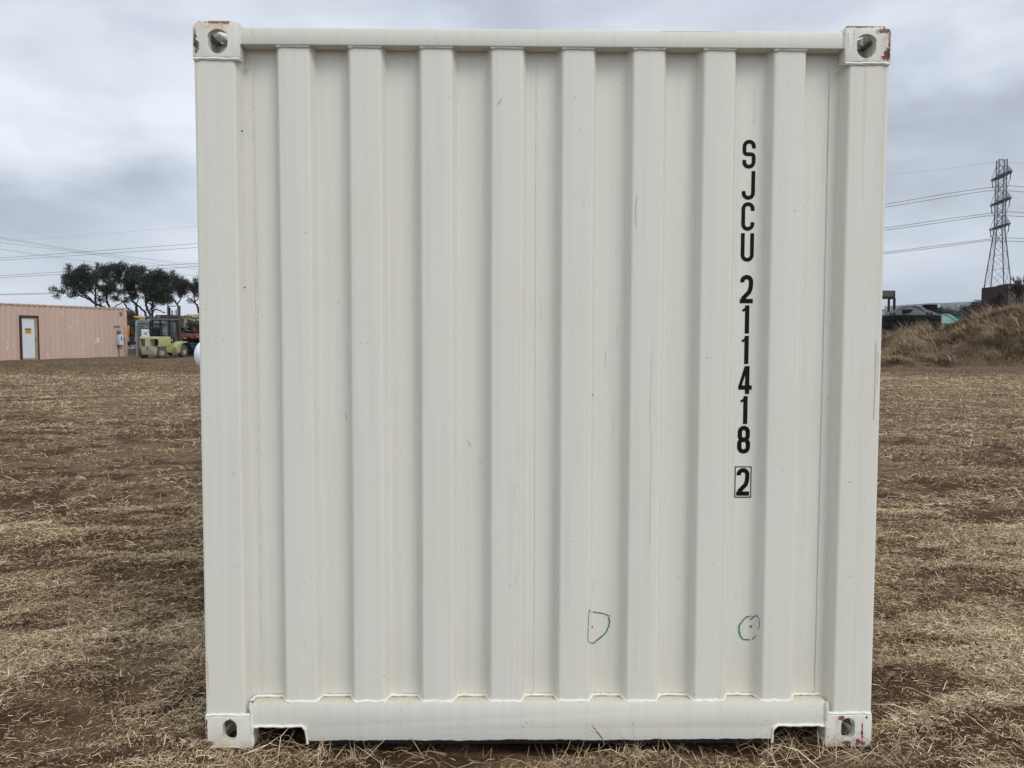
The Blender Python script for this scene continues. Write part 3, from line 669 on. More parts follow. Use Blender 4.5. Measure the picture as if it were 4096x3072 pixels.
ST = [(1, 330000, 2.2, 7.5, -43, -20, 1.6, 0.016, 0.042, 0.0014, 0.06), (2, 330000, 2.2, 7.5, 19, 43, 1.6, 0.016, 0.042, 0.0014, 0.06),
      (3, 52000, 2.2, 3.3, -21, 20, 2.0, 0.02, 0.065, 0.0015, 0.10), (4, 150000, 7.5, 40, -41, -20, 1.0, 0.035, 0.085, 0.0016, 0.12), (5, 150000, 7.5, 36, 20, 41, 1.0, 0.035, 0.085, 0.0016, 0.12),
      (6, 90000, 3.2, 34, -20, 20, 1.2, 0.04, 0.09, 0.0024, 0.12), (9, 60000, 2.2, 34, -64, -43, 1.2, 0.04, 0.09, 0.0024, 0.12), (10, 60000, 2.2, 30, 43, 64, 1.2, 0.04, 0.09, 0.0024, 0.12), (7, 5000, 2.2, 9, -43, -19, 1.6, 0.06, 0.12, 0.0016, 0.12), (8, 5000, 2.2, 9, 18, 43, 1.6, 0.06, 0.12, 0.0016, 0.12)]
for a in ST: tag(make_field(*a[:7], 'dry_grass', *a[7:]), 'dry straw and matted grass scattered on the field', 'grass', kind='stuff')
# upright tufts and long bent stalks
def tufts(seed, n_, sector, per, l0, l1, name='grass_tuft'):
    g = np.random.default_rng(seed); P_, A_, Ln, Wd, El, Ti = [], [], [], [], [], []
    x, y, r = sample(n_, *sector, g, 1.3)
    ok = ~((np.abs(x) < 1.22) & (y > 0.0) & (y < 6.1)) & (cover(x, y) > 0.25); x, y, r = x[ok], y[ok], r[ok]
    k = len(x); X = np.repeat(x, per)+g.normal(0, 0.014, k*per)*(1+np.repeat(r, per)/8); Y = np.repeat(y, per)+g.normal(0, 0.014, k*per)*(1+np.repeat(r, per)/8)
    m = len(X); lean = np.repeat(g.uniform(0, 6.28, k), per)
    ang = lean+g.normal(0, 1.2, m); el = g.uniform(0.35, 1.35, m); ln = g.uniform(l0, l1, m)
    rr_ = np.repeat(r, per)
    return straws(m, np.stack([X, Y, gz(X, Y)], -1), ang, ln, 0.0020*(0.6+0.7*g.random(m))*(1+rr_/9), el, 0.0, np.clip(0.5+0.2*g.normal(0, 1, m), 0, 1), name, M_straw, 0.5, seed)
for a in ((31, 500, (2.3, 30, -42, -20), 12, 0.03, 0.085), (32, 500, (2.3, 30, 19, 42), 12, 0.03, 0.085), (33, 70, (2.45, 2.95, -21, 20), 14, 0.03, 0.085)):
    tag(tufts(*a), 'short dry tufts standing in the field', 'grass', kind='stuff')
# the stalks that stand against the container's foot
def stalk(pts, r, br=()):
    m = MB(); q = [Vector(p) for p in pts]; m.tube(q, [r*(1-0.75*i/(len(q)-1)) for i in range(len(q))], 5)
    for b in br: m.tube([Vector(p) for p in b], [r*0.7, r*0.35, r*0.15][:len(b)], 4)
    return m
M_stalk = simple('dead_stalk', (0.19, 0.125, 0.085), 0.8, 0.3, 30)
def fr(px, py, y=-0.05): return at(1500+px*0.7233, 2700+py*0.7233, y)
for j_, (pts, r, br) in enumerate([
    ([fr(1268, 385), fr(1256, 350), fr(1235, 320), fr(1210, 290), fr(1197, 263)], 0.0022, [[fr(1240, 330), fr(1215, 315), fr(1180, 312)], [fr(1250, 345), fr(1228, 318), fr(1218, 292)], [fr(1222, 302), fr(1205, 295), fr(1200, 280)]]),
    ([fr(1447, 510, -.13), fr(1442, 430, -.11), fr(1432, 330, -.09), fr(1423, 258, -.08)], 0.0011, [[fr(1425, 275, -.08), fr(1430, 262, -.08)]]),
    ([fr(1385, 380), fr(1362, 335), fr(1340, 303)], 0.0008, []),
    ([fr(2010, 392), fr(2060, 375), fr(2098, 345), fr(2088, 315)], 0.0014, [[fr(2010, 392), fr(1998, 360), fr(1992, 345)]]),
    ([fr(1700, 480, -.1), fr(1704, 430, -.1), fr(1692, 375, -.08)], 0.0022, []),
    ([fr(-600, 375, .0), fr(-585, 335, -.01), fr(-570, 300, -.02)], 0.0018, []), ([fr(-490, 400, -.05), fr(-465, 350, -.04), fr(-450, 300, -.03)], 0.0018, [])]):
    o = stalk(pts, r, br).build('dry_stalk', M_stalk, None, smooth=True)
    tag(o, ['forked dead twig standing in front of the container sill', 'tall hair-thin grass stalk against the middle of the sill', 'faint leaning grass stem between the twig and the tall stalk', 'hooked dry stalk below the right end of the sill',
            'thick upright stub of straw under the sill right of centre', 'bent straw stalk in the left half of the left fork notch', 'bent straw stalk in the right half of the left fork notch'][j_], 'stalk', 'dry stalks at the foot of the container')
# long stalks lying and curving in front of the right notch and the left casting
g = np.random.default_rng(5)
m = 420; xx = np.concatenate([g.uniform(0.80, 1.30, 240), g.uniform(-1.10, -0.80, 80), g.uniform(-0.75, 0.8, 100)]); yy = g.uniform(-0.16, 0.10, m)
o = straws(m, np.stack([xx, yy, gz(xx, yy)], -1), g.uniform(-0.4, 3.6, m), g.uniform(0.08, 0.20, m), 0.0024*(0.6+0.7*g.random(m)), g.uniform(0.1, 0.8, m), 0.004, np.clip(g.normal(0.62, 0.18, m), 0, 1), 'long_straw', M_straw, 0.5, 3)
tag(o, 'long loose straw along the foot of the container', 'straw', kind='stuff')

# ---- grass over the mound
g = np.random.default_rng(8); n_ = 210000
aa = np.radians(g.uniform(20, 43, n_)); yy = 30.6+g.random(n_)**1.2*11.5; xx = CAM[0]+(yy-CAM[1])*np.tan(aa)
hh = mound_h(xx, yy); ok = (hh > 0.03-0.05*g.random(n_)) & (xx > 12); xx, yy, hh = xx[ok], yy[ok], hh[ok]; k = len(xx)
cl_ = fbm(xx*1.1, yy*1.1, 91, 4)
ln = (0.12+0.42*sstep(0.35, 0.7, cl_)*g.random(k))*(0.5+0.5*sstep(0, 0.6, hh)); el = g.uniform(0.35, 1.45, k)
ang = 3.0+4.0*(fbm(xx*0.5, yy*0.5, 12, 3)-0.5)+g.normal(0, 0.9, k)
tint = np.clip(0.42+2.2*(fbm(xx*1.1, yy*1.4, 95, 4)-0.5)+g.normal(0, 0.20, k), 0, 1)
M_mg = straw_mat('mound_grass', [(0.0, (0.035, 0.024, 0.016)), (0.35, (0.115, 0.076, 0.043)), (0.65, (0.245, 0.168, 0.094)), (1.0, (0.45, 0.34, 0.21))])
o = straws(k, np.stack([xx, yy, gz(xx, yy)+hh-0.05], -1), ang, ln, 0.011*(0.5+g.random(k)), el, 0.0, tint, 'mound_grass', M_mg, 0.5, 9)
tag(o, 'tall dry grass and dead weeds growing over the mound', 'grass', kind='stuff')

g = np.random.default_rng(18); n_ = 7000
aa = np.radians(g.uniform(20, 43, n_)); yy = 31.5+g.random(n_)*9; xx = CAM[0]+(yy-CAM[1])*np.tan(aa); hh = mound_h(xx, yy)
ok = (hh > 0.12) & (xx > 12) & (fbm(xx*0.7, yy*0.9, 71, 3) > 0.47); xx, yy, hh = xx[ok], yy[ok], hh[ok]; k = len(xx)
o = straws(k, np.stack([xx, yy, gz(xx, yy)+hh-0.05], -1), 2.6+g.normal(0, 0.8, k), g.uniform(0.45, 0.95, k), 0.012*(0.5+g.random(k)), g.uniform(0.5, 1.4, k), 0.0, np.clip(g.normal(0.8, 0.2, k), 0, 1), 'mound_weeds', M_mg, 0.4, 19)
tag(o, 'tall pale weed stalks leaning on the mound', 'weeds', kind='stuff')

# ================================================================ BACKGROUND, LEFT
def gzf(x, y): return float(gz(x, y))
# ---- pink office container
M_pink = simple('faded_pink_paint', (0.54, 0.385, 0.310), 0.75, 0.10, 0.9, stretch=(1, 1, 0.25), dirt=(0.44, 0.29, 0.23), dirt_at=(0.6, 0.8))
M_pinkrail = simple('pink_rail_paint', (0.52, 0.36, 0.27), 0.8, 0.2, 3, dirt=(0.10, 0.05, 0.035), dirt_at=(0.56, 0.62))
M_prime = simple('bare_primer', (0.66, 0.69, 0.69), 0.7, 0.15, 6)
M_prime2 = simple('thin_primer', (0.58, 0.50, 0.45), 0.7, 0.15, 6)
M_maroon = simple('maroon_frame', (0.055, 0.016, 0.014), 0.7, 0.3, 5)
M_wood = simple('raw_timber', (0.36, 0.29, 0.19), 0.8, 0.3, 6, stretch=(1, 1, 0.2))
M_door = simple('white_door_paint', (0.60, 0.645, 0.67), 0.5, 0.06, 2)
M_steelg = simple('galvanised', (0.20, 0.19, 0.17), 0.6, 0.3, 9, metal=0.3)
M_lgrey = simple('light_grey_enamel', (0.40, 0.44, 0.48), 0.5, 0.1, 5)
M_dk = simple('dark_grime', (0.018, 0.014, 0.012), 0.9, 0.3, 5)
q0 = at(0, 1454, 35.6); q1 = at(511, 1434, 41.8); q0.z = q1.z = 0
ax = (q1-q0).normalized(); LN = 12.19; rot = math.atan2(ax.y, ax.x)
ZB, ZT = 0.40, 3.19
pink = thing('office_container', 'long faded pink corrugated container with a white door, paint peeling in white patches', 'container office', (q1.x, q1.y, ZB), rot)
# local frame: x runs from the far (right) end at 0 back to -LN, y = 0 is the wall facing the field, z = 0 its foot
inv = Matrix.Translation((q1.x, q1.y, ZB)) @ Matrix.Rotation(rot, 4, 'Z'); inv = inv.inverted()
def wall(px, py):
    d = Vector(RT*((px-2048)/F) + DN*((py-1536)/F) + FW); o_ = inv @ Vector(CAM); dd = inv.to_3x3() @ d
    p = o_+dd*(-o_.y/dd.y); return p.x, p.z
Hc = ZT-ZB
prof = []; x = -LN+0.10
while x < -0.16-0.27:
    prof += [(x, 0.035), (x+0.068, 0.035), (x+0.104, 0.0), (x+0.172, 0.0), (x+0.208, 0.035)]; x += 0.276
prof.append((-0.17, 0.035))
dx0, dz1 = wall(77, 1262); dx1, _ = wall(154, 1262); doorx0, doorx1 = dx0, dx1; dz1 = wall(115, 1262)[1]
def wallpiece(xa, xb, za, zb):
    pts = [(x_, y_) for x_, y_ in prof if xa < x_ < xb]; ya = float(np.interp(xa, [p[0] for p in prof], [p[1] for p in prof])); yb = float(np.interp(xb, [p[0] for p in prof], [p[1] for p in prof]))
    pts = [(xa, ya)]+pts+[(xb, yb)]; k = len(pts)
    return [(x_, y_, z_) for z_ in (za, zb) for x_, y_ in pts], [(i, i+1, i+1+k, i+k) for i in range(k-1)]
m = MB(); m.add(*wallpiece(-LN+0.1, doorx0, 0.08, Hc-0.08)); m.add(*wallpiece(doorx1, -0.17, 0.08, Hc-0.08)); m.add(*wallpiece(doorx0, doorx1, dz1, Hc-0.08))
m.box(-LN+0.02, -0.05, 2.40, 2.43, 0.05, Hc-0.05).box(-LN, -LN+0.03, 0.05, 2.40, 0.05, Hc-0.05).box(-0.07, -0.03, 0.05, 2.40, 0.05, Hc-0.05)
m.build('wall', M_pink, pink)
for x0 in (-0.17, -LN): MB().box(x0, x0+0.17, -0.01, 0.15, 0.0, Hc).build('corner_post', M_pinkrail, pink, bevel=0.008)
MB().box(-LN+0.17, -0.17, -0.006, 0.08, Hc-0.085, Hc).build('top_rail', M_pinkrail, pink, bevel=0.006)
MB().box(-LN+0.17, doorx0, 0.004, 0.08, 0.0, 0.085).box(doorx0, -0.17, 0.004, 0.08, 0.0, 0.085).build('bottom_rail', M_pinkrail, pink)
MB().box(-LN, 0, 0.05, 2.42, Hc-0.03, Hc-0.005).build('roof', M_prime2, pink)
MB().box(-LN+0.3, -0.3, 0.03, 2.3, -0.14, -0.004).build('skid', M_dk, pink)
fw = 0.11
MB().box(doorx0, doorx0+fw, -0.012, 0.05, 0.03, dz1).box(doorx1-fw*0.7, doorx1, -0.012, 0.05, 0.03, dz1).box(doorx0+fw, doorx1-fw*0.7, -0.012, 0.05, dz1-fw, dz1).build('door_frame', M_maroon, pink)
MB().box(doorx1-fw*0.7-0.13, doorx1-fw*0.7, 0.0, 0.06, 0.04, dz1-fw).box(doorx0+fw, doorx1-fw*0.7-0.13, 0.0, 0.06, dz1-fw-0.05, dz1-fw).build('door_jamb', M_wood, pink)
dr0, dr1, drz = doorx0+fw+0.01, doorx1-fw*0.7-0.135, dz1-fw-0.055
door = MB().box(dr0, dr1, 0.02, 0.06, 0.06, drz).build('door', M_door, pink)
MB().box(dr0, dr1, 0.012, 0.02, 0.06, 0.14).build('kick_plate', M_wood, door)
hx, hz = wall(141, 1359); MB().lathe([(0.0, -0.07), (0.028, -0.065), (0.03, -0.04), (0.012, -0.03), (0.012, 0.0)], (hx, 0.02, hz), 'y', 10).build('door_knob', M_dk, door, smooth=True)
sx0, sz1 = wall(100, 1313); sx1, sz0 = wall(126, 1335)
M_yel = simple('sign_yellow', (0.62, 0.40, 0.03), 0.5, 0.08, 8)
sign = MB().box(sx0, sx1, 0.012, 0.02, sz0, sz1).build('caution_sign', M_yel, door)
sh = sz1-sz0; MB().box(sx0+0.006, sx1-0.006, 0.009, 0.012, sz1-sh*0.30, sz1-0.006).build('sign_header', M_dk, sign)
def text(s, size, loc, rotz, mat, name, parent, ext=0.0, align='CENTER'):
    c = bpy.data.curves.new('t', 'FONT'); c.body = s; c.size = size; c.align_x = align; c.align_y = 'CENTER'; c.extrude = ext
    o_ = bpy.data.objects.new('t', c); COL.objects.link(o_); bpy.context.view_layer.update()
    me = bpy.data.meshes.new_from_object(o_.evaluated_get(bpy.context.evaluated_depsgraph_get())); bpy.data.objects.remove(o_)
    me.transform(Matrix.Translation(loc) @ Matrix.Rotation(rotz, 4, 'Z') @ Matrix.Rotation(R(90), 4, 'X')); me.materials.clear(); me.materials.append(mat); me.name = name
    return link(bpy.data.objects.new(name, me), parent)
text('CAUTION', sh*0.235, ((sx0+sx1)/2, 0.007, sz1-sh*0.16), 0, M_yel, 'sign_text', sign)
for k_, (a, b) in enumerate(((0.12, 0.88), (0.30, 0.70))):
    m = MB()
    zz = sz1-sh*(0.50+0.26*k_); g = random.Random(k_); x = sx0+(sx1-sx0)*a
    while x < sx0+(sx1-sx0)*b:
        wl = g.uniform(0.02, 0.045); m.box(x, x+wl, 0.009, 0.012, zz-sh*0.06, zz+sh*0.06); x += wl+0.018
    m.build('sign_writing', M_dk, sign)
# disconnect box and what is fixed round it
ex0, ez1 = wall(464, 1338); ex1, ez0 = wall(486, 1381)
eb = MB().box(ex0, ex1, -0.17, 0.0, ez0, ez1).build('electrical_box', M_lgrey, pink, bevel=0.01)
MB().box(ex0+0.09, ex1-0.02, -0.182, -0.17, ez0+0.03, ez1-0.03).build('box_door', simple('pale_enamel', (0.58, 0.64, 0.70), 0.45, 0.05, 5), eb)
MB().box(ex0+0.17, ex0+0.23, -0.187, -0.182, ez1-0.33, ez1-0.10).build('box_label', M_dk, eb)
MB().beam((ex1, -0.1, ez0+(ez1-ez0)*0.62), (ex1+0.09, -0.13, ez0+(ez1-ez0)*0.5), 0.035).build('switch_handle', simple('dull_red', (0.16, 0.02, 0.02), 0.5), eb)
cx_, cz_ = wall(472, 1328); MB().lathe([(0, -0.16), (0.085, -0.15), (0.10, -0.08), (0.10, 0.0)], (cx_, 0.0, cz_), 'y', 16).build('meter_base', M_steelg, pink, smooth=True)
MB().box(cx_-0.10, cx_+0.05, -0.08, 0.0, ez1, cz_).build('conduit_box', M_steelg, pink)
cx_, cz_ = wall(468, 1305); MB().box(cx_-0.17, cx_+0.17, -0.03, 0.0, cz_-0.03, cz_+0.03).build('bracket', M_steelg, pink)
cx_, cz_ = wall(475, 1400); MB().tube([(cx_-0.08, -0.02, ez0), (cx_-0.03, -0.03, cz_+0.1), (cx_, -0.02, cz_-0.1), (cx_+0.01, -0.02, 0.02)], 0.014, 6).build('cable', M_dk, pink)
cx_, cz_ = wall(482, 1255); MB().box(cx_-0.05, cx_+0.09, -0.05, 0.0, cz_-0.09, cz_+0.11).build('junction_box', simple('tan_box', (0.30, 0.20, 0.13), 0.7), pink, bevel=0.01)
# patches where the pink has peeled
def wy(x_): return float(np.interp(x_, [p[0] for p in prof], [p[1] for p in prof]))
def patch(cx, cy, w_, h_, mat, seed, slant=0.0):
    g = random.Random(seed); k = 14; vs = []
    cxx, czz = wall(cx, cy); r0 = wall(cx+w_/2, cy)[0]-cxx; r1 = h_/2/78
    m = MB(); pts = []
    for i in range(k):
        a = 6.283*i/k; q = g.uniform(0.55, 1.15); x_ = cxx+math.cos(a)*r0*q+math.sin(a)*slant*r1; z_ = czz+math.sin(a)*r1*q; pts.append((x_, wy(x_)-0.004, z_))
    return m.add([(cxx, wy(cxx)-0.004, czz)]+pts, [(0, 1+i, 1+(i+1) % k) for i in range(k)]).build('peeled_patch', mat, pink)
a_ = 5.927; b_ = 6.38
PT = [(1655/a_, 1200+660/a_, 8, 24, 0, 0.45), (188/a_, 1200+1130/a_, 6, 24, 0, 0.25), (190/a_, 1200+1018/a_, 9, 5, 0, 0), (325/a_, 1200+1075/a_, 5, 10, 0, 0), (190/a_, 1200+485/a_, 4, 6, 0, 0), (70/a_, 1200+480/a_, 3, 4, 0, 0),
      (1022/a_, 1200+525/a_, 4, 7, 0, 0), (1330/a_, 1200+525/a_, 4, 7, 0, .3), (1140/a_, 1200+1290/a_, 4, 22, 0, 0), (1570/a_, 1200+1155/a_, 6, 6, 0, .4), (1465/a_, 1200+1275/a_, 4, 7, 0, 0), (1470/a_, 1200+300/a_, 10, 28, 1, 0),
      (588/a_, 1200+290/a_, 6, 18, 1, 0), (1025/a_, 1200+260/a_, 4, 22, 1, 0), (80/a_, 1200+215/a_, 5, 18, 1, 0), (1120/a_, 1200+220/a_, 7, 10, 1, 0), (120/a_, 1200+1100/a_, 3, 14, 1, 0), (1000/a_, 1200+950/a_, 3, 8, 1, 0), (1135/a_, 1200+980/a_, 3, 12, 1, 0),
      (300+600/b_, 1200+1030/b_, 13, 26, 0, 0), (300+540/b_, 1200+1075/b_, 5, 20, 0, 0), (300+505/b_, 1200+975/b_, 4, 12, 0, 0), (300+412/b_, 1200+950/b_, 3, 8, 0, 0), (300+425/b_, 1200+1020/b_, 5, 4, 0, 0), (300+225/b_, 1200+1120/b_, 4, 7, 0, 0),
      (300+222/b_, 1200+1185/b_, 3, 5, 0, 0), (300+525/b_, 1200+1385/b_, 6, 7, 0, 0), (300+742/b_, 1200+1445/b_, 5, 9, 1, 0), (300+80/b_, 1200+545/b_, 3, 8, 0, .2), (300+228/b_, 1200+525/b_, 3, 24, 1, 0), (300+235/b_, 1200+820/b_, 3, 16, 1, 0), (300+545/b_, 1200+500/b_, 3, 30, 1, 0),
      (300+90/b_, 1200+1380/b_, 3, 4, 0, 0), (300+945/b_, 1200+1440/b_, 3, 5, 1, 0), (300+870/b_, 1200+1190/b_, 3, 5, 1, 0)]
for i, (a, b, c, d, e_, s_) in enumerate(PT): patch(a, b, c, d, (M_prime, M_prime2)[e_], i, s_)

# ---- forklift (local: x forward, y left, z up; origin on the ground under the counterweight's rear face)
M_lime = simple('faded_lime_paint', (0.37, 0.38, 0.155), 0.6, 0.18, 2.0, dirt=(0.27, 0.25, 0.14), dirt_at=(0.5, 0.75), bump=0.1)
t = NT('counterweight_paint'); sq = t.n('ShaderNodeSeparateXYZ'); t.l(t.tc.outputs['Object'], sq.inputs[0])
dm = t.math('ADD', t.step(sq.outputs[0], 0.55, 0.12), t.math('MULTIPLY', t.math('SUBTRACT', t.noise(3, 5, 0.6), 0.5), 0.9), True)
c_ = t.mix(t.math('MULTIPLY', dm, t.step(sq.outputs[2], 1.10, 1.02)), (0.38, 0.385, 0.165), (0.37, 0.335, 0.22)); c_ = t.mix(t.step(t.noise(9, 5, 0.7), 0.66, 0.72), c_, (0.16, 0.14, 0.09))
M_limebody = t.done(c_, 0.65, 0, 0.3)
M_limedust = simple('dusty_counterweight', (0.40, 0.37, 0.235), 0.8, 0.15, 2.5, dirt=(0.28, 0.235, 0.16), dirt_at=(0.45, 0.7), bump=0.1)
M_tyre = simple('dusty_tyre', (0.10, 0.085, 0.07), 0.9, 0.4, 8)
M_rim = simple('dusty_rim', (0.36, 0.31, 0.23), 0.6, 0.35, 9)
M_blk = simple('black_steel', (0.013, 0.0125, 0.013), 0.7, 0.4, 6, dirt=(0.07, 0.055, 0.04), dirt_at=(0.58, 0.7))
M_seat = simple('black_vinyl', (0.008, 0.008, 0.008), 0.7, 0.2, 9, spec=0.2)
M_mast = simple('worn_mast_steel', (0.10, 0.075, 0.06), 0.6, 0.45, 7)
HD = R(79); hx_, hy_ = math.cos(HD), math.sin(HD)
nw = at(645, 1442, 39.4)                      # ground under the near rear wheel, which is at local (0.45, -0.52)
lx, ly = 0.45, -0.50
fx, fy = nw.x-(lx*hx_-ly*hy_), nw.y-(lx*hy_+ly*hx_)
FZ = gzf(fx, fy)+0.01
fk = thing('forklift', 'faded lime green forklift with dusty counterweight and raised black mast, parked beside the pink container', 'forklift', (fx, fy, FZ), HD)
def wheel(x, y, rad, wid, turn=0.0, name='wheel', parent=None, rimr=0.5, mt=(None, None)):
    e = bpy.data.objects.new(name, None); link(e, parent); e.location = (x, y, rad); e.rotation_euler = (0, 0, turn); h = wid/2
    MB().lathe([(rad*rimr, -h*0.85), (rad*0.82, -h), (rad*0.95, -h*0.85), (rad, -h*0.5), (rad, h*0.5), (rad*0.95, h*0.85), (rad*0.82, h), (rad*rimr, h*0.85)], (0, 0, 0), 'y', 28).build('tyre', mt[0] or M_tyre, e, smooth=True)
    MB().lathe([(0.0, -h*0.55), (rad*0.14, -h*0.60), (rad*0.17, -h*0.35), (rad*0.34, -h*0.25), (rad*0.42, -h*0.5), (rad*rimr, -h*0.88), (rad*(rimr+.02), -h*0.80), (rad*(rimr+.02), h*0.8), (rad*rimr, h*0.88), (rad*0.40, h*0.5), (rad*0.33, h*0.25), (rad*0.17, h*0.35), (rad*0.14, h*0.60), (0.0, h*0.55)], (0, 0, 0), 'y', 24).build('rim', mt[1] or M_rim, e, smooth=True)
    for k in range(6):
        a = k*math.pi/3; m = MB(); 
    m = MB()
    for k in range(6):
        a = k*math.pi/3; m.lathe([(0, -h*0.38), (rad*0.035, -h*0.38), (rad*0.035, h*0.38), (0, h*0.38)], (rad*0.25*math.cos(a), 0, rad*0.25*math.sin(a)), 'y', 6)
    m.build('wheel_nuts', M_blk, e)
    return e
wheel(0.45, -0.50, 0.315, 0.20, R(-24), parent=fk); wheel(0.45, 0.50, 0.315, 0.20, R(-24), parent=fk)
wheel(2.16, -0.64, 0.345, 0.24, 0, parent=fk); wheel(2.16, 0.64, 0.345, 0.24, 0, parent=fk)
# counterweight: rounded plan, undercut foot, two grille openings in the rear face
def cw(z0, z1, x0a, x0b, x1, hw, r=0.22):
    o_ = []
    for k in range(7): a = R(180+90*k/6); o_.append((r+r*math.cos(a), -hw+r+r*math.sin(a)))
    o_.append((x1, -hw)); o_.append((x1, hw))
    for k in range(7): a = R(90+90*k/6); o_.append((r+r*math.cos(a), hw-r+r*math.sin(a)))
    k = len(o_); return [(x+x0a, y, z0) for x, y in o_]+[(x+x0b if x < 0.3 else x, y, z1) for x, y in o_], [tuple(range(k-1, -1, -1)), tuple(range(k, 2*k))]+[(i, (i+1) % k, (i+1) % k+k, i+k) for i in range(k)]
b0 = MB().add(*cw(0.16, 0.60, 0.10, 0.0, 0.30, 0.46, 0.14)).build('counterweight_foot', M_limedust, fk, bevel=0.03)
body = MB().add(*cw(0.58, 1.12, 0.0, 0.03, 1.28, 0.55, 0.24))
cut = [MB().prism(rrect(0.12, 0.44, 0.62, 1.0, 0.05), -0.1, 0.30, 'x'), MB().prism(rrect(-0.54, -0.16, 0.62, 1.0, 0.08), -0.1, 0.42, 'x')]
me = bool_cut(body, cut, 'counterweight', 0.045); me.materials.clear(); me.materials.append(M_limebody)
try: me.shade_smooth(); me.set_sharp_from_angle(angle=R(40))
except Exception: pass
link(bpy.data.objects.new('counterweight', me), fk)
MB().box(0.27, 0.30, -0.44, 0.44, 0.62, 1.02).build('radiator', M_dk, fk)
for y in (-0.36, -0.25, 0.22, 0.36): MB().box(0.05, 0.07, y-0.012, y+0.012, 0.66, 0.98).build('grille_bar', M_rim, fk)
MB().lathe([(0, -0.02), (0.05, -0.02), (0.05, 0.03), (0, 0.03)], (0.02, -0.02, 0.50), 'x', 12).build('tow_pin', M_dk, fk)
MB().box(0.06, 0.10, -0.20, 0.10, 0.33, 0.375).build('foot_slot', M_dk, fk)
# wheel arches and body side towards the mast
for s in (-1, 1):
    ya, yb = sorted((s*0.20, s*0.53))
    MB().prism([(0.30, 0.60), (0.30, 0.50), (0.12, 0.62), (0.30, 0.78), (0.86, 0.78), (0.88, 0.55), (0.92, 0.30), (1.28, 0.28), (1.28, 0.60)][0:1]+[(0.88, 0.62), (0.90, 0.30), (1.60, 0.24), (1.66, 0.30), (1.66, 0.58), (1.28, 0.66), (0.92, 0.66)], *[ya, yb]).build('side_step', M_lime, fk, bevel=0.015)
    fp = [(1.62, 0.30), (1.62, 0.62), (1.30, 0.60), (1.66, 0.76), (1.85, 0.86), (2.10, 0.88), (2.34, 0.84), (2.36, 0.80), (2.12, 0.80), (1.90, 0.76), (1.72, 0.64), (1.66, 0.46), (1.66, 0.26)]
    MB().prism([(1.40, 0.60), (1.70, 0.78), (1.95, 0.87), (2.24, 0.88), (2.52, 0.84), (2.52, 0.80), (2.24, 0.79), (2.02, 0.75), (1.87, 0.64), (1.82, 0.50), (1.80, 0.26), (1.50, 0.24)], *sorted((s*0.38, s*0.76))).build('fender', M_lime, fk, bevel=0.012)
MB().box(1.00, 2.2, -0.38, 0.38, 0.25, 0.60).build('chassis', M_blk, fk)
MB().prism([(1.20, 0.60), (1.20, 0.70), (1.60, 0.64), (2.0, 0.86), (2.2, 0.88), (2.2, 0.60)], -0.36, 0.36).build('floor_plate', M_blk, fk)
MB().box(1.22, 1.48, -0.52, -0.16, 0.66, 0.98).build('side_box', M_lime, fk, bevel=0.02)
MB().box(1.28, 1.42, -0.53, -0.515, 0.76, 0.90).build('side_vent', M_dk, fk)
st_ = MB().box(0.80, 1.25, -0.26, 0.26, 1.12, 1.22).build('seat', M_seat, fk, bevel=0.04)
MB().prism([(0.78, 1.20), (0.70, 1.45), (0.74, 1.62), (0.84, 1.62), (0.92, 1.22)], -0.22, 0.22).build('backrest', M_seat, st_, bevel=0.03)
MB().tube([(0.72, 0.22, 1.12), (0.60, 0.30, 1.40), (0.70, 0.32, 1.56), (0.76, 0.30, 1.40)], 0.018, 6).build('seat_hoop', M_blk, st_)
MB().lathe([(0.15, -0.012), (0.17, 0.0), (0.15, 0.012), (0.13, 0.0), (0.15, -0.012)], (1.62, 0, 1.32), 'z', 16).tube([(1.62, 0, 1.32), (1.85, 0, 0.9)], 0.02, 6).box(1.48, 1.76, -0.015, 0.015, 1.31, 1.33).build('steering_wheel', M_seat, fk)
MB().box(1.70, 1.92, -0.35, 0.35, 0.86, 1.10).build('dashboard', M_blk, fk, bevel=0.02)
for s in (-1, 1):
    MB().beam((1.24, s*0.50, 1.08), (1.24, s*0.50, 2.03), 0.07, 0.07).build('guard_post', M_blk, fk)
    MB().beam((2.12, s*0.48, 0.86), (1.86, s*0.48, 2.03), 0.06, 0.06).build('guard_post', M_blk, fk)
m = MB(); m.box(0.82, 0.92, -0.52, 0.52, 2.03, 2.075).box(2.0, 2.1, -0.52, 0.52, 2.03, 2.075).box(0.92, 2.0, -0.52, -0.45, 2.03, 2.075).box(0.92, 2.0, 0.45, 0.52, 2.03, 2.075)
for k in range(7): x = 0.98+k*0.15; m.box(x, x+0.05, -0.45, 0.45, 2.035, 2.065)
m.build('overhead_guard', simple('weathered_guard', (0.20, 0.18, 0.15), 0.7, 0.4, 6), fk)
MB().lathe([(0, 0.0), (0.16, 0.02), (0.17, 0.16), (0.12, 0.2), (0, 0.2)], (0.45, -0.12, 1.12), 'z', 14).build('gas_bottle', M_seat, fk, smooth=True)
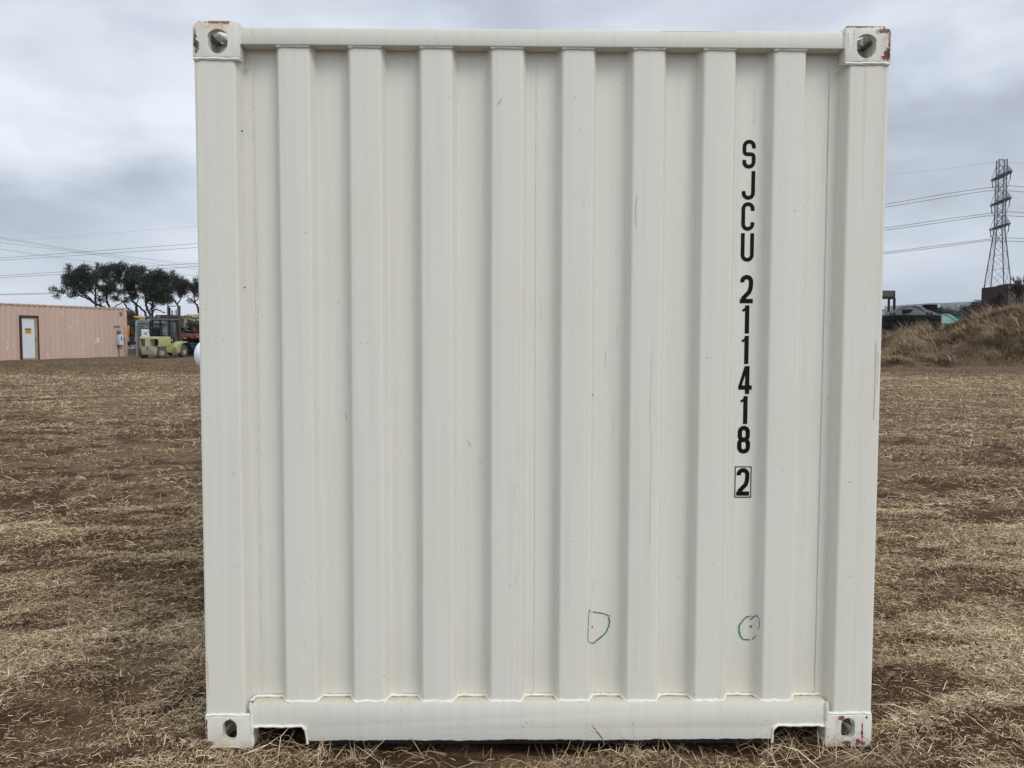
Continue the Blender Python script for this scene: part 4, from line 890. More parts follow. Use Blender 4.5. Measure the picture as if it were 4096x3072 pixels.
# mast
mast = bpy.data.objects.new('mast', None); link(mast, fk)
for s in (-1, 1):
    MB().box(2.36, 2.48, *sorted((s*0.37, s*0.30)), 0.12, 2.78).build('mast_rail', M_mast, mast)
    MB().box(2.40, 2.46, *sorted((s*0.28, s*0.22)), 0.15, 2.72).build('mast_rail', M_blk, mast)
    MB().tube([(2.44, s*0.13, 0.3), (2.44, s*0.13, 2.60)], 0.028, 8).build('lift_cylinder', M_mast, mast)
    MB().tube([(2.42, s*0.06, 0.5), (2.42, s*0.06, 2.55)], 0.012, 5).build('lift_chain', M_dk, mast)
    MB().beam((2.50, s*0.30, 0.10), (2.56, s*0.30, 0.10), 0.1, 0.04).box(2.50, 3.55, s*0.30-0.05, s*0.30+0.05, 0.06, 0.10).box(2.50, 2.54, s*0.30-0.05, s*0.30+0.05, 0.10, 0.6).build('fork', M_blk, mast)
for q_ in ((-0.38, 0.38, 2.78, 2.82), (-0.30, 0.30, 1.30, 1.36), (-0.30, 0.30, 2.20, 2.25)): MB().box(2.37, 2.47, *q_).build('mast_crossbar', M_mast, mast)
MB().box(2.50, 2.54, -0.48, 0.48, 0.30, 0.42).box(2.50, 2.54, -0.48, 0.48, 0.60, 0.70).build('carriage', M_blk, mast)
text('', 0.1, (0, 0, 0), 0, M_dk, 'x', None) if False else None

# ---- grey sheet-metal shed with a white door, behind the forklift
def corr_mat(name, col, dark, per):
    t = NT(name); sp_2 = t.n('ShaderNodeSeparateXYZ'); t.l(t.tc.outputs['Object'], sp_2.inputs[0])
    v = t.math('SINE', t.math('MULTIPLY', sp_2.outputs[2], 6.28318/per)); t.bump(v, 1.0, 0.03)
    c = t.mix(t.step(t.noise(1.2, 4), 0.35, 0.7), col, tuple(a*0.82 for a in col)); return t.done(c, 0.45, 0.3, 0.5)
M_corr = simple('grey_corrugated', (0.20, 0.225, 0.235), 0.5, 0.2, 2, metal=0.2)
M_corrl = simple('pale_corrugated', (0.34, 0.37, 0.38), 0.5, 0.2, 2, metal=0.2)
def hcorr(m, p0, p1, z0, z1, per, dep, nrm):
    """wall of horizontal corrugation between two plan points"""
    p0 = Vector((*p0, 0)); p1 = Vector((*p1, 0)); n_ = int((z1-z0)/per); vs = []; zs = []
    for i in range(n_): zs += [(z0+i*per, 0), (z0+(i+0.3)*per, dep), (z0+(i+0.7)*per, dep), (z0+(i+0.95)*per, 0)]
    zs.append((z1, 0)); k = len(zs)
    for z, d in zs: vs += [p0+Vector(nrm)*d+Vector((0, 0, z)), p1+Vector(nrm)*d+Vector((0, 0, z))]
    return m.add(vs, [(2*i, 2*i+1, 2*i+3, 2*i+2) for i in range(k-1)])
sa = at(549, 1400, 45.0); sb = at(601, 1400, 45.0); s0 = gzf(sa.x, sa.y)
shed = thing('metal_shed', 'grey horizontally corrugated metal shed with a white door panel, right behind the forklift', 'shed', (sa.x, sa.y, s0))
wd_ = sb.x-sa.x; zt = at(560, 1279, 45.0).z-s0; sp2 = at(700, 1300, 46.6).x-sa.x
hcorr(MB(), (0, 0), (wd_, 0), 0.1, zt-0.24, 0.105, 0.06, (0, -1, 0)).build('front_wall', M_corr, shed)
MB().box(-0.03, wd_+0.05, -0.05, 0.05, zt-0.24, zt).build('fascia', M_corr, shed, bevel=0.01)
MB().box(-0.05, 0.08, -0.06, 0.04, 0.0, zt-0.10).build('corner_trim', M_corrl, shed)
MB().box(wd_, wd_+0.10, -0.05, 0.06, 0.0, zt-0.06).build('corner_post', M_blk, shed)
MB().box(wd_+0.13, wd_+0.17, -0.07, -0.03, 0.0, zt*0.52).build('downpipe', M_door, shed)
hcorr(MB(), (wd_+0.1, 0.05), (sp2, 0.9), 0.1, zt-0.30, 0.115, 0.06, (0, -1, 0)).build('side_wall', M_corrl, shed)
MB().box(wd_+0.1, sp2, 0.0, 1.5, zt-0.20, zt-0.12).box(0, wd_, 0.06, 2.2, zt-0.10, zt-0.04).build('roof', M_corr, shed)
MB().box(0, sp2, 2.2, 2.26, 0, zt-0.1).build('back_wall', M_corr, shed)
pa = at(565, 1317, 44.9); pb = at(598, 1352, 44.9)
dp = MB().box(pa.x-sa.x, pb.x-sa.x-0.0, -0.10, -0.066, 0.12, pa.z-s0).build('door', M_door, shed, bevel=0.005)
m = MB()
for i_ in range(2):
    for j_ in range(2):
        for k_ in range(2):
            xx = (578-565)/33*(pb.x-pa.x)+pa.x-sa.x+i_*0.085+j_*0.036; zz = pa.z-s0-0.19-0.06*k_; m.box(xx, xx+0.028, -0.108, -0.101, zz-0.05, zz)
m.build('vent', M_steelg, dp)
yl = at(583, 1308, 44.9); MB().box(yl.x-sa.x-0.07, yl.x-sa.x+0.07, -0.075, -0.065, yl.z-s0-0.03, yl.z-s0+0.03).build('yellow_sticker', M_yel, shed)
rl = at(580, 1284, 44.9); MB().box(rl.x-sa.x-0.06, rl.x-sa.x+0.06, -0.06, -0.052, rl.z-s0-0.07, rl.z-s0+0.04).build('red_label', simple('faded_red', (0.33, 0.20, 0.19), 0.7), shed)

# ---- work truck with a black slotted guard, orange body and yellow boom
M_org = simple('orange_machine_paint', (0.60, 0.25, 0.025), 0.5, 0.2, 3)
M_yelo = simple('amber_boom_paint', (0.62, 0.33, 0.05), 0.5, 0.15, 3)
Yk = 46.5; tb = at(528, 1400, Yk); tz = gzf(tb.x, tb.y)
tr_ = thing('work_truck', 'orange and black work truck with slotted guard and amber boom, beside the pink container', 'truck', (tb.x, tb.y, tz))
def lt(px, py, y=Yk): p = at(px, py, y); return (p.x-tb.x, p.z-tz)
x0, z1 = lt(518, 1299); x1, z0 = lt(547, 1352)
MB().box(x0-0.9, x1+0.1, 0.30, 1.6, z0-0.15, z1-0.05).build('body', M_org, tr_, bevel=0.05)
gpts = [lt(519, 1302), lt(543, 1302), lt(534, 1364), lt(517, 1364)]
gm_ = MB().prism(gpts, -0.02, 0.06); cuts = []
for r_ in range(3):
    for c_2 in range(2):
        a, b = lt(525.5+7*c_2-0.6*r_, 1302+3.5+9.2*r_); cuts.append(MB().box(a, a+0.075, -0.1, 0.2, b-0.10, b))
for c_2 in range(2): a, b = lt(520+7*c_2, 1346); cuts.append(MB().box(a, a+0.07, -0.1, 0.2, b-0.09, b))
gm_ = MB().prism(gpts, -0.02, 0.06); me = bpy.data.meshes.new('x')
me = bool_cut(gm_, cuts, 'slotted_guard'); me.materials.clear(); me.materials.append(M_blk); link(bpy.data.objects.new('slotted_guard', me), tr_)
a, b = lt(519, 1282); a2, b2 = lt(543, 1302); MB().prism([lt(524, 1283), lt(541, 1282), lt(545, 1302), lt(517, 1303)], -0.05, 0.5).build('guard_hood', M_blk, tr_, bevel=0.02)
a, b = lt(548, 1362); MB().box(a-0.9, a+0.5, 0.2, 1.6, b-0.05, b+0.17).build('bed', M_lgrey, tr_)
MB().box(a-0.9, a+0.9, 0.25, 1.5, b-0.30, b-0.06).build('frame', M_blk, tr_)
M_rimw = simple('white_rim', (0.42, 0.41, 0.38), 0.5, 0.2, 6)
wa, wb = lt(527, 1383); w1 = wheel(wa, 0.20, 0.20, 0.22, R(18), parent=tr_, rimr=0.72, mt=(M_blk, M_rimw)); w1.location.z = wb
w2 = wheel(wa+1.1, 1.4, 0.20, 0.22, 0, parent=tr_, rimr=0.72, mt=(M_blk, M_rimw)); w2.location.z = wb
wheel(wa+1.1, 0.20, 0.20, 0.22, 0, parent=tr_, rimr=0.72, mt=(M_blk, M_rimw)).location.z = wb
MB().prism([lt(524, 1266), lt(532, 1263.5), lt(556, 1264), lt(577, 1266), lt(578, 1270), lt(560, 1274), lt(548, 1273)], 0.2, 0.45).build('boom', M_yelo, tr_, bevel=0.02)
MB().prism([lt(578, 1265.5), lt(590, 1264), lt(598, 1267), lt(598, 1277), lt(572, 1277), lt(577, 1271)], 0.15, 0.5).build('boom_head', simple('slate_paint', (0.04, 0.05, 0.065), 0.6), tr_, bevel=0.02)
p_, q_ = lt(535, 1274); MB().beam((p_, 0.4, q_), (p_+0.02, 0.5, z1-0.1), 0.08).build('boom_post', M_blk, tr_)
p_, q_ = lt(530, 1277); MB().box(p_-0.08, p_+0.04, 0.5, 0.9, q_-0.15, q_+0.05).build('cab_glass', simple('green_glass', (0.10, 0.16, 0.13), 0.3), tr_)
wl = at(530, 1391, 45.6)
lw = thing('low_wall', 'low tan concrete wall with a whitewashed top, just right of the pink container', 'wall', (wl.x, wl.y, gzf(wl.x, wl.y)))
hh_ = wl.z-gzf(wl.x, wl.y)
MB().box(-0.9, 0.4, 0, 0.25, -0.1, hh_-0.06).build('wall_face', simple('tan_concrete', (0.19, 0.16, 0.11), 0.9, 0.3, 3), lw)
MB().box(-0.92, 0.42, -0.03, 0.28, hh_-0.06, hh_).build('wall_cap', simple('whitewash', (0.50, 0.49, 0.45), 0.8, 0.2, 6), lw)
# dark green truck cover behind the shed
gv = at(645, 1262, 52.0); gz0 = gzf(gv.x, gv.y)
cv = thing('green_trailer', 'dark green canvas-topped trailer behind the shed, seen over its roof', 'trailer', (gv.x, gv.y, gz0))
sx = lambda px: at(px, 1262, 52.0).x-gv.x
zt2 = at(645, 1260, 52.0).z-gz0
MB().prism([(sx(613), zt2-0.28), (sx(622), zt2), (sx(680), zt2+0.02), (sx(700), zt2-0.05), (sx(700), 0.9), (sx(613), 0.9)], 0, 2.0).build('canvas_cover', simple('dark_green_canvas', (0.022, 0.036, 0.030), 0.8, 0.4, 3), cv, bevel=0.03)
MB().box(sx(628), sx(640), -0.02, -0.004, zt2-0.22, zt2-0.08).build('window', M_steelg, cv)
MB().box(sx(613), sx(700), 0.1, 1.9, 0.5, 0.88).build('bed', M_blk, cv)
for x in (sx(630), sx(690)): wheel(x, 0.2, 0.4, 0.25, R(0), parent=cv); wheel(x, 1.8, 0.4, 0.25, 0, parent=cv)

# ---- flatbed trailer and its load of poles
M_rtr = simple('rusted_red_paint', (0.20, 0.025, 0.02), 0.7, 0.3, 5, dirt=(0.28, 0.14, 0.05), dirt_at=(0.50, 0.56))
M_deck = simple('grey_deck_boards', (0.15, 0.13, 0.11), 0.8, 0.3, 6)
M_barkl = simple('weathered_pole', (0.30, 0.27, 0.18), 0.85, 0.35, 3, dirt=(0.12, 0.12, 0.075), dirt_at=(0.5, 0.65))
M_barkd = simple('dark_pole_bark', (0.035, 0.032, 0.022), 0.9, 0.4, 3)
M_end = simple('mossy_pole_end', (0.022, 0.024, 0.016), 0.95, 0.5, 3, col2=(0.10, 0.088, 0.052))
M_white = simple('white_marking', (0.62, 0.63, 0.62), 0.5, 0.1, 5)
Yt = 43.0; te = at(715, 1430, Yt); THD = R(72); tcx, tsx = math.cos(THD), math.sin(THD)
tz = gzf(te.x, te.y)
trl = thing('flatbed_trailer', 'red and rusty flatbed trailer with black mudflaps, loaded with poles', 'trailer', (te.x, te.y, tz), THD-math.pi/2)
# local frame: x along the trailer's rear edge to the right, y along its length, away
def tloc(px, py, yl=0.0):
    iv = (Matrix.Translation((te.x, te.y, tz)) @ Matrix.Rotation(THD-math.pi/2, 4, 'Z')).inverted()
    d = iv.to_3x3() @ Vector(RT*((px-2048)/F) + DN*((py-1536)/F) + FW); o_ = iv @ Vector(CAM); p = o_+d*((yl-o_.y)/d.y); return p.x, p.z
_, dz_ = tloc(760, 1333)
MB().box(0, 2.44, 0, 7.0, dz_-0.06, dz_).build('deck', M_deck, trl)
MB().box(0.0, 2.44, -0.03, 0.10, dz_-0.30, dz_-0.06).build('rear_beam', M_rtr, trl, bevel=0.01)
xa, za = tloc(745, 1348.5); xb, _ = tloc(757, 1348.5)
for x in (xa+0.04, xb+0.02): MB().lathe([(0, -0.05), (0.055, -0.045), (0.06, -0.03), (0, -0.03)], (x, 0, za), 'y', 14).build('tail_light', simple('dark_red_lens', (0.12, 0.008, 0.008), 0.3), trl, smooth=True)
xa, za = tloc(743, 1353); MB().box(xa-0.07, xa+0.07, -0.035, -0.031, za-0.02, za+0.02).build('reflective_tape', M_white, trl)
xa, za = tloc(793, 1345); MB().box(xa-0.055, xa+0.055, -0.040, -0.031, za-0.03, za+0.02).build('reflective_tape', M_white, trl)
xa, za = tloc(790, 1345); MB().box(xa-0.22, xa+0.30, -0.036, -0.031, za-0.05, za+0.03).build('reflective_tape', simple('red_tape', (0.30, 0.01, 0.02), 0.5), trl)
xa, za = tloc(725, 1350); MB().box(xa-0.05, xa+0.0, -0.045, -0.031, za-0.12, za+0.06).build('marker_plate', M_white, trl)
MB().box(0.02, 0.20, -0.01, 0.08, dz_-0.62, dz_-0.30).build('bumper_bracket', M_rtr, trl)
for x0 in (0.25, 1.55):
    fl = MB().box(x0, x0+0.72, 0.10, 0.125, 0.06, dz_-0.30).build('mudflap', M_seat, trl)
    for tx, dz2, sz in (('DEKALYN', 0.30, 0.118), ('DIESEL', 0.42, 0.112), ('INC.', 0.52, 0.07)):
        xq, zq = tloc(773.5, 1375+(dz2-0.30)*80, 0.1)
        text(tx, sz, ((xq if x0 < 1 else xq+1.3), 0.097, zq), 0, simple('grey_lettering', (0.34, 0.34, 0.34), 0.6), 'mudflap_text', fl)
for y in (0.7, 1.9):
    for x in (0.12, 0.44, 1.72, 2.04): wheel(x+0.15, y, 0.48, 0.26, R(90), parent=trl, mt=(M_seat, M_blk))
MB().box(0.75, 0.95, 0.1, 6.9, dz_-0.35, dz_-0.07).box(1.55, 1.75, 0.1, 6.9, dz_-0.35, dz_-0.07).build('chassis', M_blk, trl)
# headboard of boards at the near left corner of the load
hb = thing('board_crate', 'upright crate of weathered boards at the left end of the pole stack', 'crate', (te.x, te.y, tz), THD-math.pi/2)
def tb2(px, py): return tloc(px, py, 0.15)
MB().box(*sorted((tb2(723, 1300)[0], tb2(741, 1300)[0])), 0.12, 0.16, tb2(723, 1310)[1]-0.02, tb2(723, 1275)[1]).build('board', M_deck, hb)
MB().box(tb2(741, 1300)[0], tb2(744, 1300)[0], 0.06, 0.30, tb2(723, 1311)[1], tb2(723, 1273)[1]).build('corner_board', M_wood, hb)
MB().box(tb2(723, 1300)[0], tb2(744, 1300)[0], 0.05, 1.3, tb2(723, 1274.5)[1], tb2(723, 1272)[1]).build('lid', M_wood, hb)
MB().box(tb2(723, 1300)[0], tb2(723, 1300)[0]+0.06, 0.05, 0.3, dz_, tb2(723, 1276)[1]).build('leg', M_blk, hb)
POLES = [(738, 1265.5, 4.5), (748, 1264, 6.0), (755, 1268, 5.5), (752, 1277, 6.0), (762, 1280, 5.5), (771, 1284, 5.5), (757, 1289, 5.0), (773, 1293, 5.5), (787.5, 1295, 6), (800, 1296, 5.5),
         (770, 1306, 5.0), (784.5, 1307, 4.0), (796, 1308, 6.0), (777, 1317, 6.3), (791, 1320, 5.5), (745, 1314, 4.5), (754, 1316, 4.5), (748, 1326, 5.5), (733, 1327, 4.5), (762, 1325, 5.0), (773, 1327, 4.2), (783, 1327, 5.0), (797, 1328, 5.0),
         (741, 1294, 4.5), (763, 1299, 4.5), (757, 1307, 4.5), (766, 1315, 4.0), (765, 1269, 4.5), (775, 1271.5, 4.0), (786, 1281, 4.8), (798, 1284, 5.2), (748, 1285, 5), (749, 1301, 5), (784, 1301, 5), (793, 1301, 4), (757, 1297, 5), (766, 1290, 5), (780, 1287, 5), (770, 1320, 5), (757, 1326, 4), (742, 1328, 4), (765, 1307, 5)]
for i, (px, py, r_) in enumerate(POLES):
    g = random.Random(i+200); rad = r_/66.0; top = py < 1286
    y0 = g.uniform(0.05, 0.35) if not top else 0.25+g.uniform(0, 0.3); x_, z_ = tloc(px, py, y0); a = (R(-38) if py < 1274 else R(-30)) if top and px > 745 else g.uniform(-0.04, 0.04)
    ln_ = 3.2 if top else 4.5; d = Vector((-math.sin(a), math.cos(a), g.uniform(-0.008, 0.0))); base = Vector((x_, y0, z_))
    po = thing('wooden_pole', {1: 'thick grey pole lying on top of the stack at its left end', 2: 'pale pole on top of the stack, its mossy end facing the field', 5: 'pale pole one layer below the top, its dark end above the dark log ends',
            0: 'short dark pole end at the top left corner of the stack, beside the mast', 13: 'round pole with a lighter brown end low in the right half of the stack', 8: 'black-ended pole right of centre in the stack\'s middle layer', 17: 'mossy pole end resting on the trailer deck behind the mast'}.get(i, 'weathered wooden pole with a dark mossy end in the stack on the trailer'),
            'pole', (te.x, te.y, tz), THD-math.pi/2, 'wooden poles stacked on the trailer')
    pts = [base+d*(ln_*k/6)+Vector((0, 0, 0.012*math.sin(k+i))) for k in range(7)]
    MB().tube(pts, [rad*(1-0.02*k) for k in range(7)], 12, caps=False).build('bark', M_barkl if top else M_barkd, po, smooth=True)
    m = MB(); dd = (pts[1]-pts[0]).normalized(); rx = dd.cross(Vector((0, 0, 1))).normalized(); uz = rx.cross(dd)
    m.add([pts[0]-dd*0.004]+[pts[0]+(rx*math.cos(q*math.pi/6)+uz*math.sin(q*math.pi/6))*rad for q in range(12)], [(0, 1+q, 1+(q+1) % 12) for q in range(12)])
    m.build('cut_end', M_end if i != 13 else simple('brown_pole_end', (0.12, 0.10, 0.06), 0.9), po)

# ---- white tank standing half behind the container
Yw = 14.0; wc = at(830, 1420, Yw); gw = gzf(wc.x, wc.y); rt_ = 62/F*(Yw-CAM[1]); 
tk = thing('white_tank', 'white round-ended tank showing past the left edge of the white container', 'tank', (wc.x, wc.y, gw))
zc_ = wc.z-gw; prof_ = []
for k in range(9): a = R(180-90*k/8); prof_.append((rt_*math.sin(a)**0.9 if 0 < k else 0.0, -0.16*0+(-rt_*0.78+0.0)*(-math.cos(a))*-1 if False else rt_*0.80*math.cos(a)))
pr = [(0.0, -rt_*0.80)]+[(rt_*math.sin(R(90*k/8)), -rt_*0.80*math.cos(R(90*k/8))) for k in range(1, 9)]
pr += [(rt_, 1.0)]+[(rt_*math.cos(R(90*k/8)), 1.0+rt_*0.8*math.sin(R(90*k/8))) for k in range(1, 8)]+[(0, 1.0+rt_*0.8)]
M_tank = simple('white_enamel', (0.74, 0.78, 0.83), 0.45, 0.05, 2)
xo = at(781, 1420, Yw).x-wc.x+rt_*0.80
MB().lathe(pr, (xo, 0, zc_), 'x', 40).build('shell', M_tank, tk, smooth=True)
MB().lathe([(rt_+0.004, -0.01), (rt_+0.006, 0.0), (rt_+0.004, 0.012)], (xo, 0, zc_), 'x', 40).build('seam', M_lgrey, tk, smooth=True)
for x in (0.35, 0.95): MB().box(xo+x-0.04, xo+x+0.04, -rt_*0.7, rt_*0.7, 0, zc_-rt_*0.65).build('leg', M_lgrey, tk)

# ================================================================ TREES
def leaf_mat(name, stops):
    t = NT(name); a = t.n('ShaderNodeAttribute', attribute_name='tint'); c = t.ramp(a.outputs['Fac'], stops); t.done(c, 0.6, 0, 0.3)
    return t.m
M_oak = leaf_mat('live_oak_leaves', [(0.0, (0.012, 0.014, 0.008)), (0.5, (0.024, 0.028, 0.017)), (1.0, (0.055, 0.060, 0.036))])
M_obark = simple('dark_oak_bark', (0.026, 0.022, 0.020), 0.95, 0.4, 6)
def leaves(name, blobs, size, per, parent, mat, seed, org, flat=0.8, thr=0.30):
    """leaf-sized faces gathered in small sprays through the volume of each blob (centre, radius)"""
    g = np.random.default_rng(seed); P_ = []
    for (c, r) in blobs:
        k = max(4, int(per*r*r)); d = g.normal(0, 1, (k, 3)); d /= np.linalg.norm(d, axis=1)[:, None]
        q = np.array(c)+d*(r*g.random(k)**0.45)[:, None]*np.array([1, 1, flat]); P_.append(q)
    S = np.concatenate(P_); m = 16
    # drop sprays where a coarse noise is low so that sky shows through
    nz = fbm(S[:, 0]*1.5+S[:, 1]*0.6, S[:, 2]*1.7-S[:, 1]*0.5, seed, 3); S = S[nz > thr]
    k = len(S); rad = size*2.0
    Cn = np.repeat(S, m, 0)+g.normal(0, rad*0.55, (k*m, 3)); n_ = len(Cn)
    a = g.normal(0, 1, (n_, 3)); a /= np.linalg.norm(a, axis=1)[:, None]; b = np.cross(a, g.normal(0, 1, (n_, 3))); b /= np.linalg.norm(b, axis=1)[:, None]+1e-9
    s = size*(0.5+0.7*g.random(n_))[:, None]
    V = np.stack([Cn-a*s*0.6, Cn+b*s*0.28, Cn+a*s*0.6, Cn-b*s*0.28], 1).reshape(-1, 3)-np.array(org)
    ti = np.clip(np.repeat(g.normal(0.5, 0.2, k), m)+g.normal(0, 0.12, n_), 0, 1)
    return np_mesh(name, V, np.arange(n_*4).reshape(-1, 4), None, mat, parent, tint=np.repeat(ti, 4))
TS = 640/2212
def tp(a, b, Y): return at(180+a*TS, 1020+b*TS, Y)
def limb(m, pts, r0, r1, seed, n=7):
    g = random.Random(seed); q = []
    for u, v in zip(pts[:-1], pts[1:]):
        k = 4
        for i in range(k): q.append(u.lerp(v, i/k)+Vector((g.uniform(-1, 1), g.uniform(-1, 1), g.uniform(-1, 1)))*0.05)
    q.append(pts[-1]); m.tube(q, [r0+(r1-r0)*i/(len(q)-1) for i in range(len(q))], n)
def oak(label, Y, trunks, branches, blobs, seed, per=150):
    b0 = tp(*trunks[0][0][0], Y); gx, gy = b0.x, Y; g0 = gzf(gx, gy)
    root = thing('oak_tree', label, 'tree', (gx, gy, g0), 0, 'live oaks behind the pink container and the forklift'); org = Vector((gx, gy, g0)); g = random.Random(seed)
    m = MB()
    for pts, r0, r1 in trunks:
        q = [tp(a, b, Y+g.uniform(-0.25, 0.25)) for a, b in pts]; f_ = Vector((q[0].x, q[0].y, g0-0.2)); q = [f_]+q
        limb(m, [p-org for p in q], r0, r1, seed+len(q))
    m.build('trunk', M_obark, root, smooth=True)
    BL = []
    for (a, b, r) in blobs:
        for _ in range(2 if r > 60 else 1):
            p = tp(a, b, Y); p.y += g.uniform(-1.0, 1.0)*r*TS/F*(Y+2.85)*1.2; BL.append((tuple(p), r*TS/F*(Y+2.85)*1.06))
    m = MB()
    for pts, r0, r1 in branches:
        limb(m, [tp(a, b, Y+g.uniform(-0.3, 0.3))-org for a, b in pts], r0, r1, seed+7)
    heads = [tp(*t_[0][-1], Y) for t_ in trunks]+[tp(*b_[0][-1], Y) for b_ in branches]
    for c, r in BL:
        c = Vector(c); h = min(heads, key=lambda q: (q-c).length); mid = h.lerp(c, 0.5)+Vector((g.uniform(-.2, .2), g.uniform(-.2, .2), g.uniform(-.15, .25)))
        limb(m, [h-org, mid-org, c-org], 0.045, 0.015, seed+3, 5)
        for _ in range(3):
            e_ = c+Vector((g.uniform(-1, 1), g.uniform(-1, 1), g.uniform(-.2, 1)))*r*0.9; limb(m, [mid-org, (mid.lerp(e_, .5))-org, e_-org], 0.022, 0.006, seed, 4)
    m.build('branches', M_obark, root, smooth=True)
    leaves('crown', BL, 0.12, per, root, M_oak, seed, org)
    return root
oak('leftmost live oak, its long low bough reaching left over the pink container', 74,
    [([(845, 745), (790, 715), (690, 665), (600, 610), (545, 560)], 0.16, 0.08)],
    [([(600, 610), (520, 575), (450, 545), (340, 585), (270, 520), (150, 480)], 0.07, 0.02), ([(690, 665), (560, 540), (430, 400), (330, 260)], 0.07, 0.03), ([(790, 715), (730, 600), (560, 400)], 0.07, 0.03)],
    [(120, 475, 45), (155, 570, 40), (230, 500, 45), (345, 150, 34), (345, 205, 40), (260, 320, 45), (330, 330, 85), (400, 420, 100), (480, 300, 105), (480, 170, 52), (545, 160, 40), (560, 240, 75), (600, 350, 90), (520, 470, 85), (400, 530, 60), (350, 565, 26), (630, 190, 40), (620, 470, 60), (560, 320, 70), (640, 410, 60), (450, 240, 60)], 1)
oak('upright live oak second from the left, straight thin trunk behind the pink container roof', 78,
    [([(705, 740), (700, 600), (700, 460), (720, 330)], 0.12, 0.07), ([(905, 745), (870, 670), (845, 600), (850, 500), (890, 430)], 0.13, 0.06)],
    [([(870, 670), (780, 610), (720, 560)], 0.07, 0.02), ([(905, 730), (960, 725), (1000, 690), (1080, 655)], 0.06, 0.04), ([(890, 430), (830, 360), (780, 330)], 0.05, 0.02)],
    [(730, 140, 36), (720, 200, 50), (720, 300, 80), (820, 190, 70), (700, 440, 60), (780, 470, 60), (880, 480, 80), (900, 260, 95), (960, 170, 62), (780, 620, 50), (850, 560, 50), (960, 600, 50), (650, 300, 55), (830, 340, 60), (940, 410, 65)], 2)
oak('broad middle live oak rising over the right end of the pink container', 75,
    [([(1272, 840), (1268, 760), (1262, 690), (1215, 640), (1190, 560)], 0.16, 0.09), ([(1240, 840), (1215, 785), (1130, 735), (1110, 680), (1080, 640)], 0.10, 0.06)],
    [([(1262, 690), (1300, 600), (1380, 560)], 0.06, 0.02), ([(1190, 560), (1120, 450), (1040, 350)], 0.07, 0.03), ([(1190, 560), (1210, 400), (1210, 250)], 0.07, 0.03)],
    [(1000, 330, 95), (1010, 460, 80), (1070, 170, 70), (1110, 260, 100), (1130, 390, 110), (1080, 490, 75), (1220, 200, 75), (1240, 320, 105), (1320, 185, 48), (1210, 560, 70), (1100, 620, 60), (1240, 440, 90), (960, 590, 45), (1030, 640, 40), (990, 170, 50), (1160, 560, 65), (1300, 350, 70), (1310, 250, 60), (1000, 250, 70), (1180, 300, 70), (1180, 430, 65), (1330, 430, 70)], 3)
oak('densest live oak with three leaning trunks, directly above the shed', 72,
    [([(1400, 845), (1375, 775), (1290, 705), (1250, 670)], 0.12, 0.07), ([(1472, 855), (1420, 770), (1398, 700), (1392, 590), (1400, 480)], 0.14, 0.08), ([(1488, 855), (1478, 740), (1490, 650), (1560, 600)], 0.13, 0.06)],
    [([(1490, 770), (1540, 752), (1590, 762), (1625, 795), (1665, 795)], 0.055, 0.045), ([(1490, 650), (1440, 630), (1400, 650)], 0.06, 0.03), ([(1400, 480), (1500, 350), (1600, 300)], 0.07, 0.03)],
    [(1380, 210, 48), (1380, 320, 95), (1400, 460, 100), (1500, 560, 95), (1500, 420, 100), (1560, 360, 95), (1480, 235, 42), (1600, 260, 70), (1640, 400, 90), (1640, 520, 95), (1690, 610, 75), (1690, 320, 70), (1580, 620, 70), (1480, 700, 34), (1475, 760, 28), (1400, 580, 60), (1720, 470, 70), (1450, 320, 75), (1650, 450, 75), (1560, 480, 75)], 4, 170)
oak('live oak with a forked trunk standing behind the forklift mast', 80,
    [([(1865, 860), (1850, 760), (1830, 685), (1780, 625)], 0.13, 0.06)], [([(1830, 685), (1870, 620), (1885, 560)], 0.08, 0.03), ([(1780, 625), (1740, 560), (1720, 500)], 0.06, 0.02), ([(1885, 560), (1850, 400), (1800, 300)], 0.06, 0.02)],
    [(1770, 235, 42), (1780, 330, 70), (1780, 430, 75), (1860, 400, 90), (1930, 325, 45), (1950, 410, 70), (1860, 500, 70), (1740, 520, 45), (1900, 560, 40), (1960, 500, 50)], 5)
oak('rightmost live oak, its leaning trunk meeting the white container\'s left edge', 77,
    [([(2145, 850), (2125, 760), (2095, 690), (2065, 655)], 0.13, 0.08)], [([(2065, 655), (2010, 610), (1950, 560)], 0.05, 0.02), ([(2065, 655), (2120, 610), (2200, 540)], 0.06, 0.03), ([(2065, 655), (2070, 540), (2090, 400)], 0.06, 0.03)],
    [(2100, 340, 42), (2060, 400, 50), (2050, 470, 65), (2130, 440, 75), (2190, 500, 90), (2260, 420, 110), (2010, 620, 34), (2100, 540, 55), (2230, 300, 80), (2160, 370, 50)], 6)
# low dark thicket behind the truck
bp = at(535, 1262, 62.0); g0 = gzf(bp.x, bp.y)
th = thing('thicket', 'dim green thicket behind the work truck, at the pink container\'s right end', 'bush', (bp.x, bp.y, g0), 0)
bl_ = []
for i, (px, py, r_) in enumerate([(505, 1262, 26), (525, 1262, 20), (535, 1275, 22), (550, 1290, 24), (520, 1300, 34), (560, 1320, 30), (500, 1320, 40), (575, 1330, 26)]):
    p = at(px, py, 62+rnd.uniform(-1, 1)); bl_.append((tuple(p), r_/F*65))
M_thick = leaf_mat('thicket_leaves', [(0.0, (0.030, 0.033, 0.020)), (0.5, (0.055, 0.057, 0.036)), (1.0, (0.09, 0.088, 0.058))])
leaves('foliage', bl_, 0.12, 260, th, M_thick, 33, (bp.x, bp.y, g0))
m = MB()
for c, r_ in bl_: limb(m, [Vector((c[0]-bp.x, c[1]-bp.y, 0)), Vector(c)-Vector((bp.x, bp.y, g0))], 0.05, 0.02, 1, 5)
m.build('stems', M_obark, th)

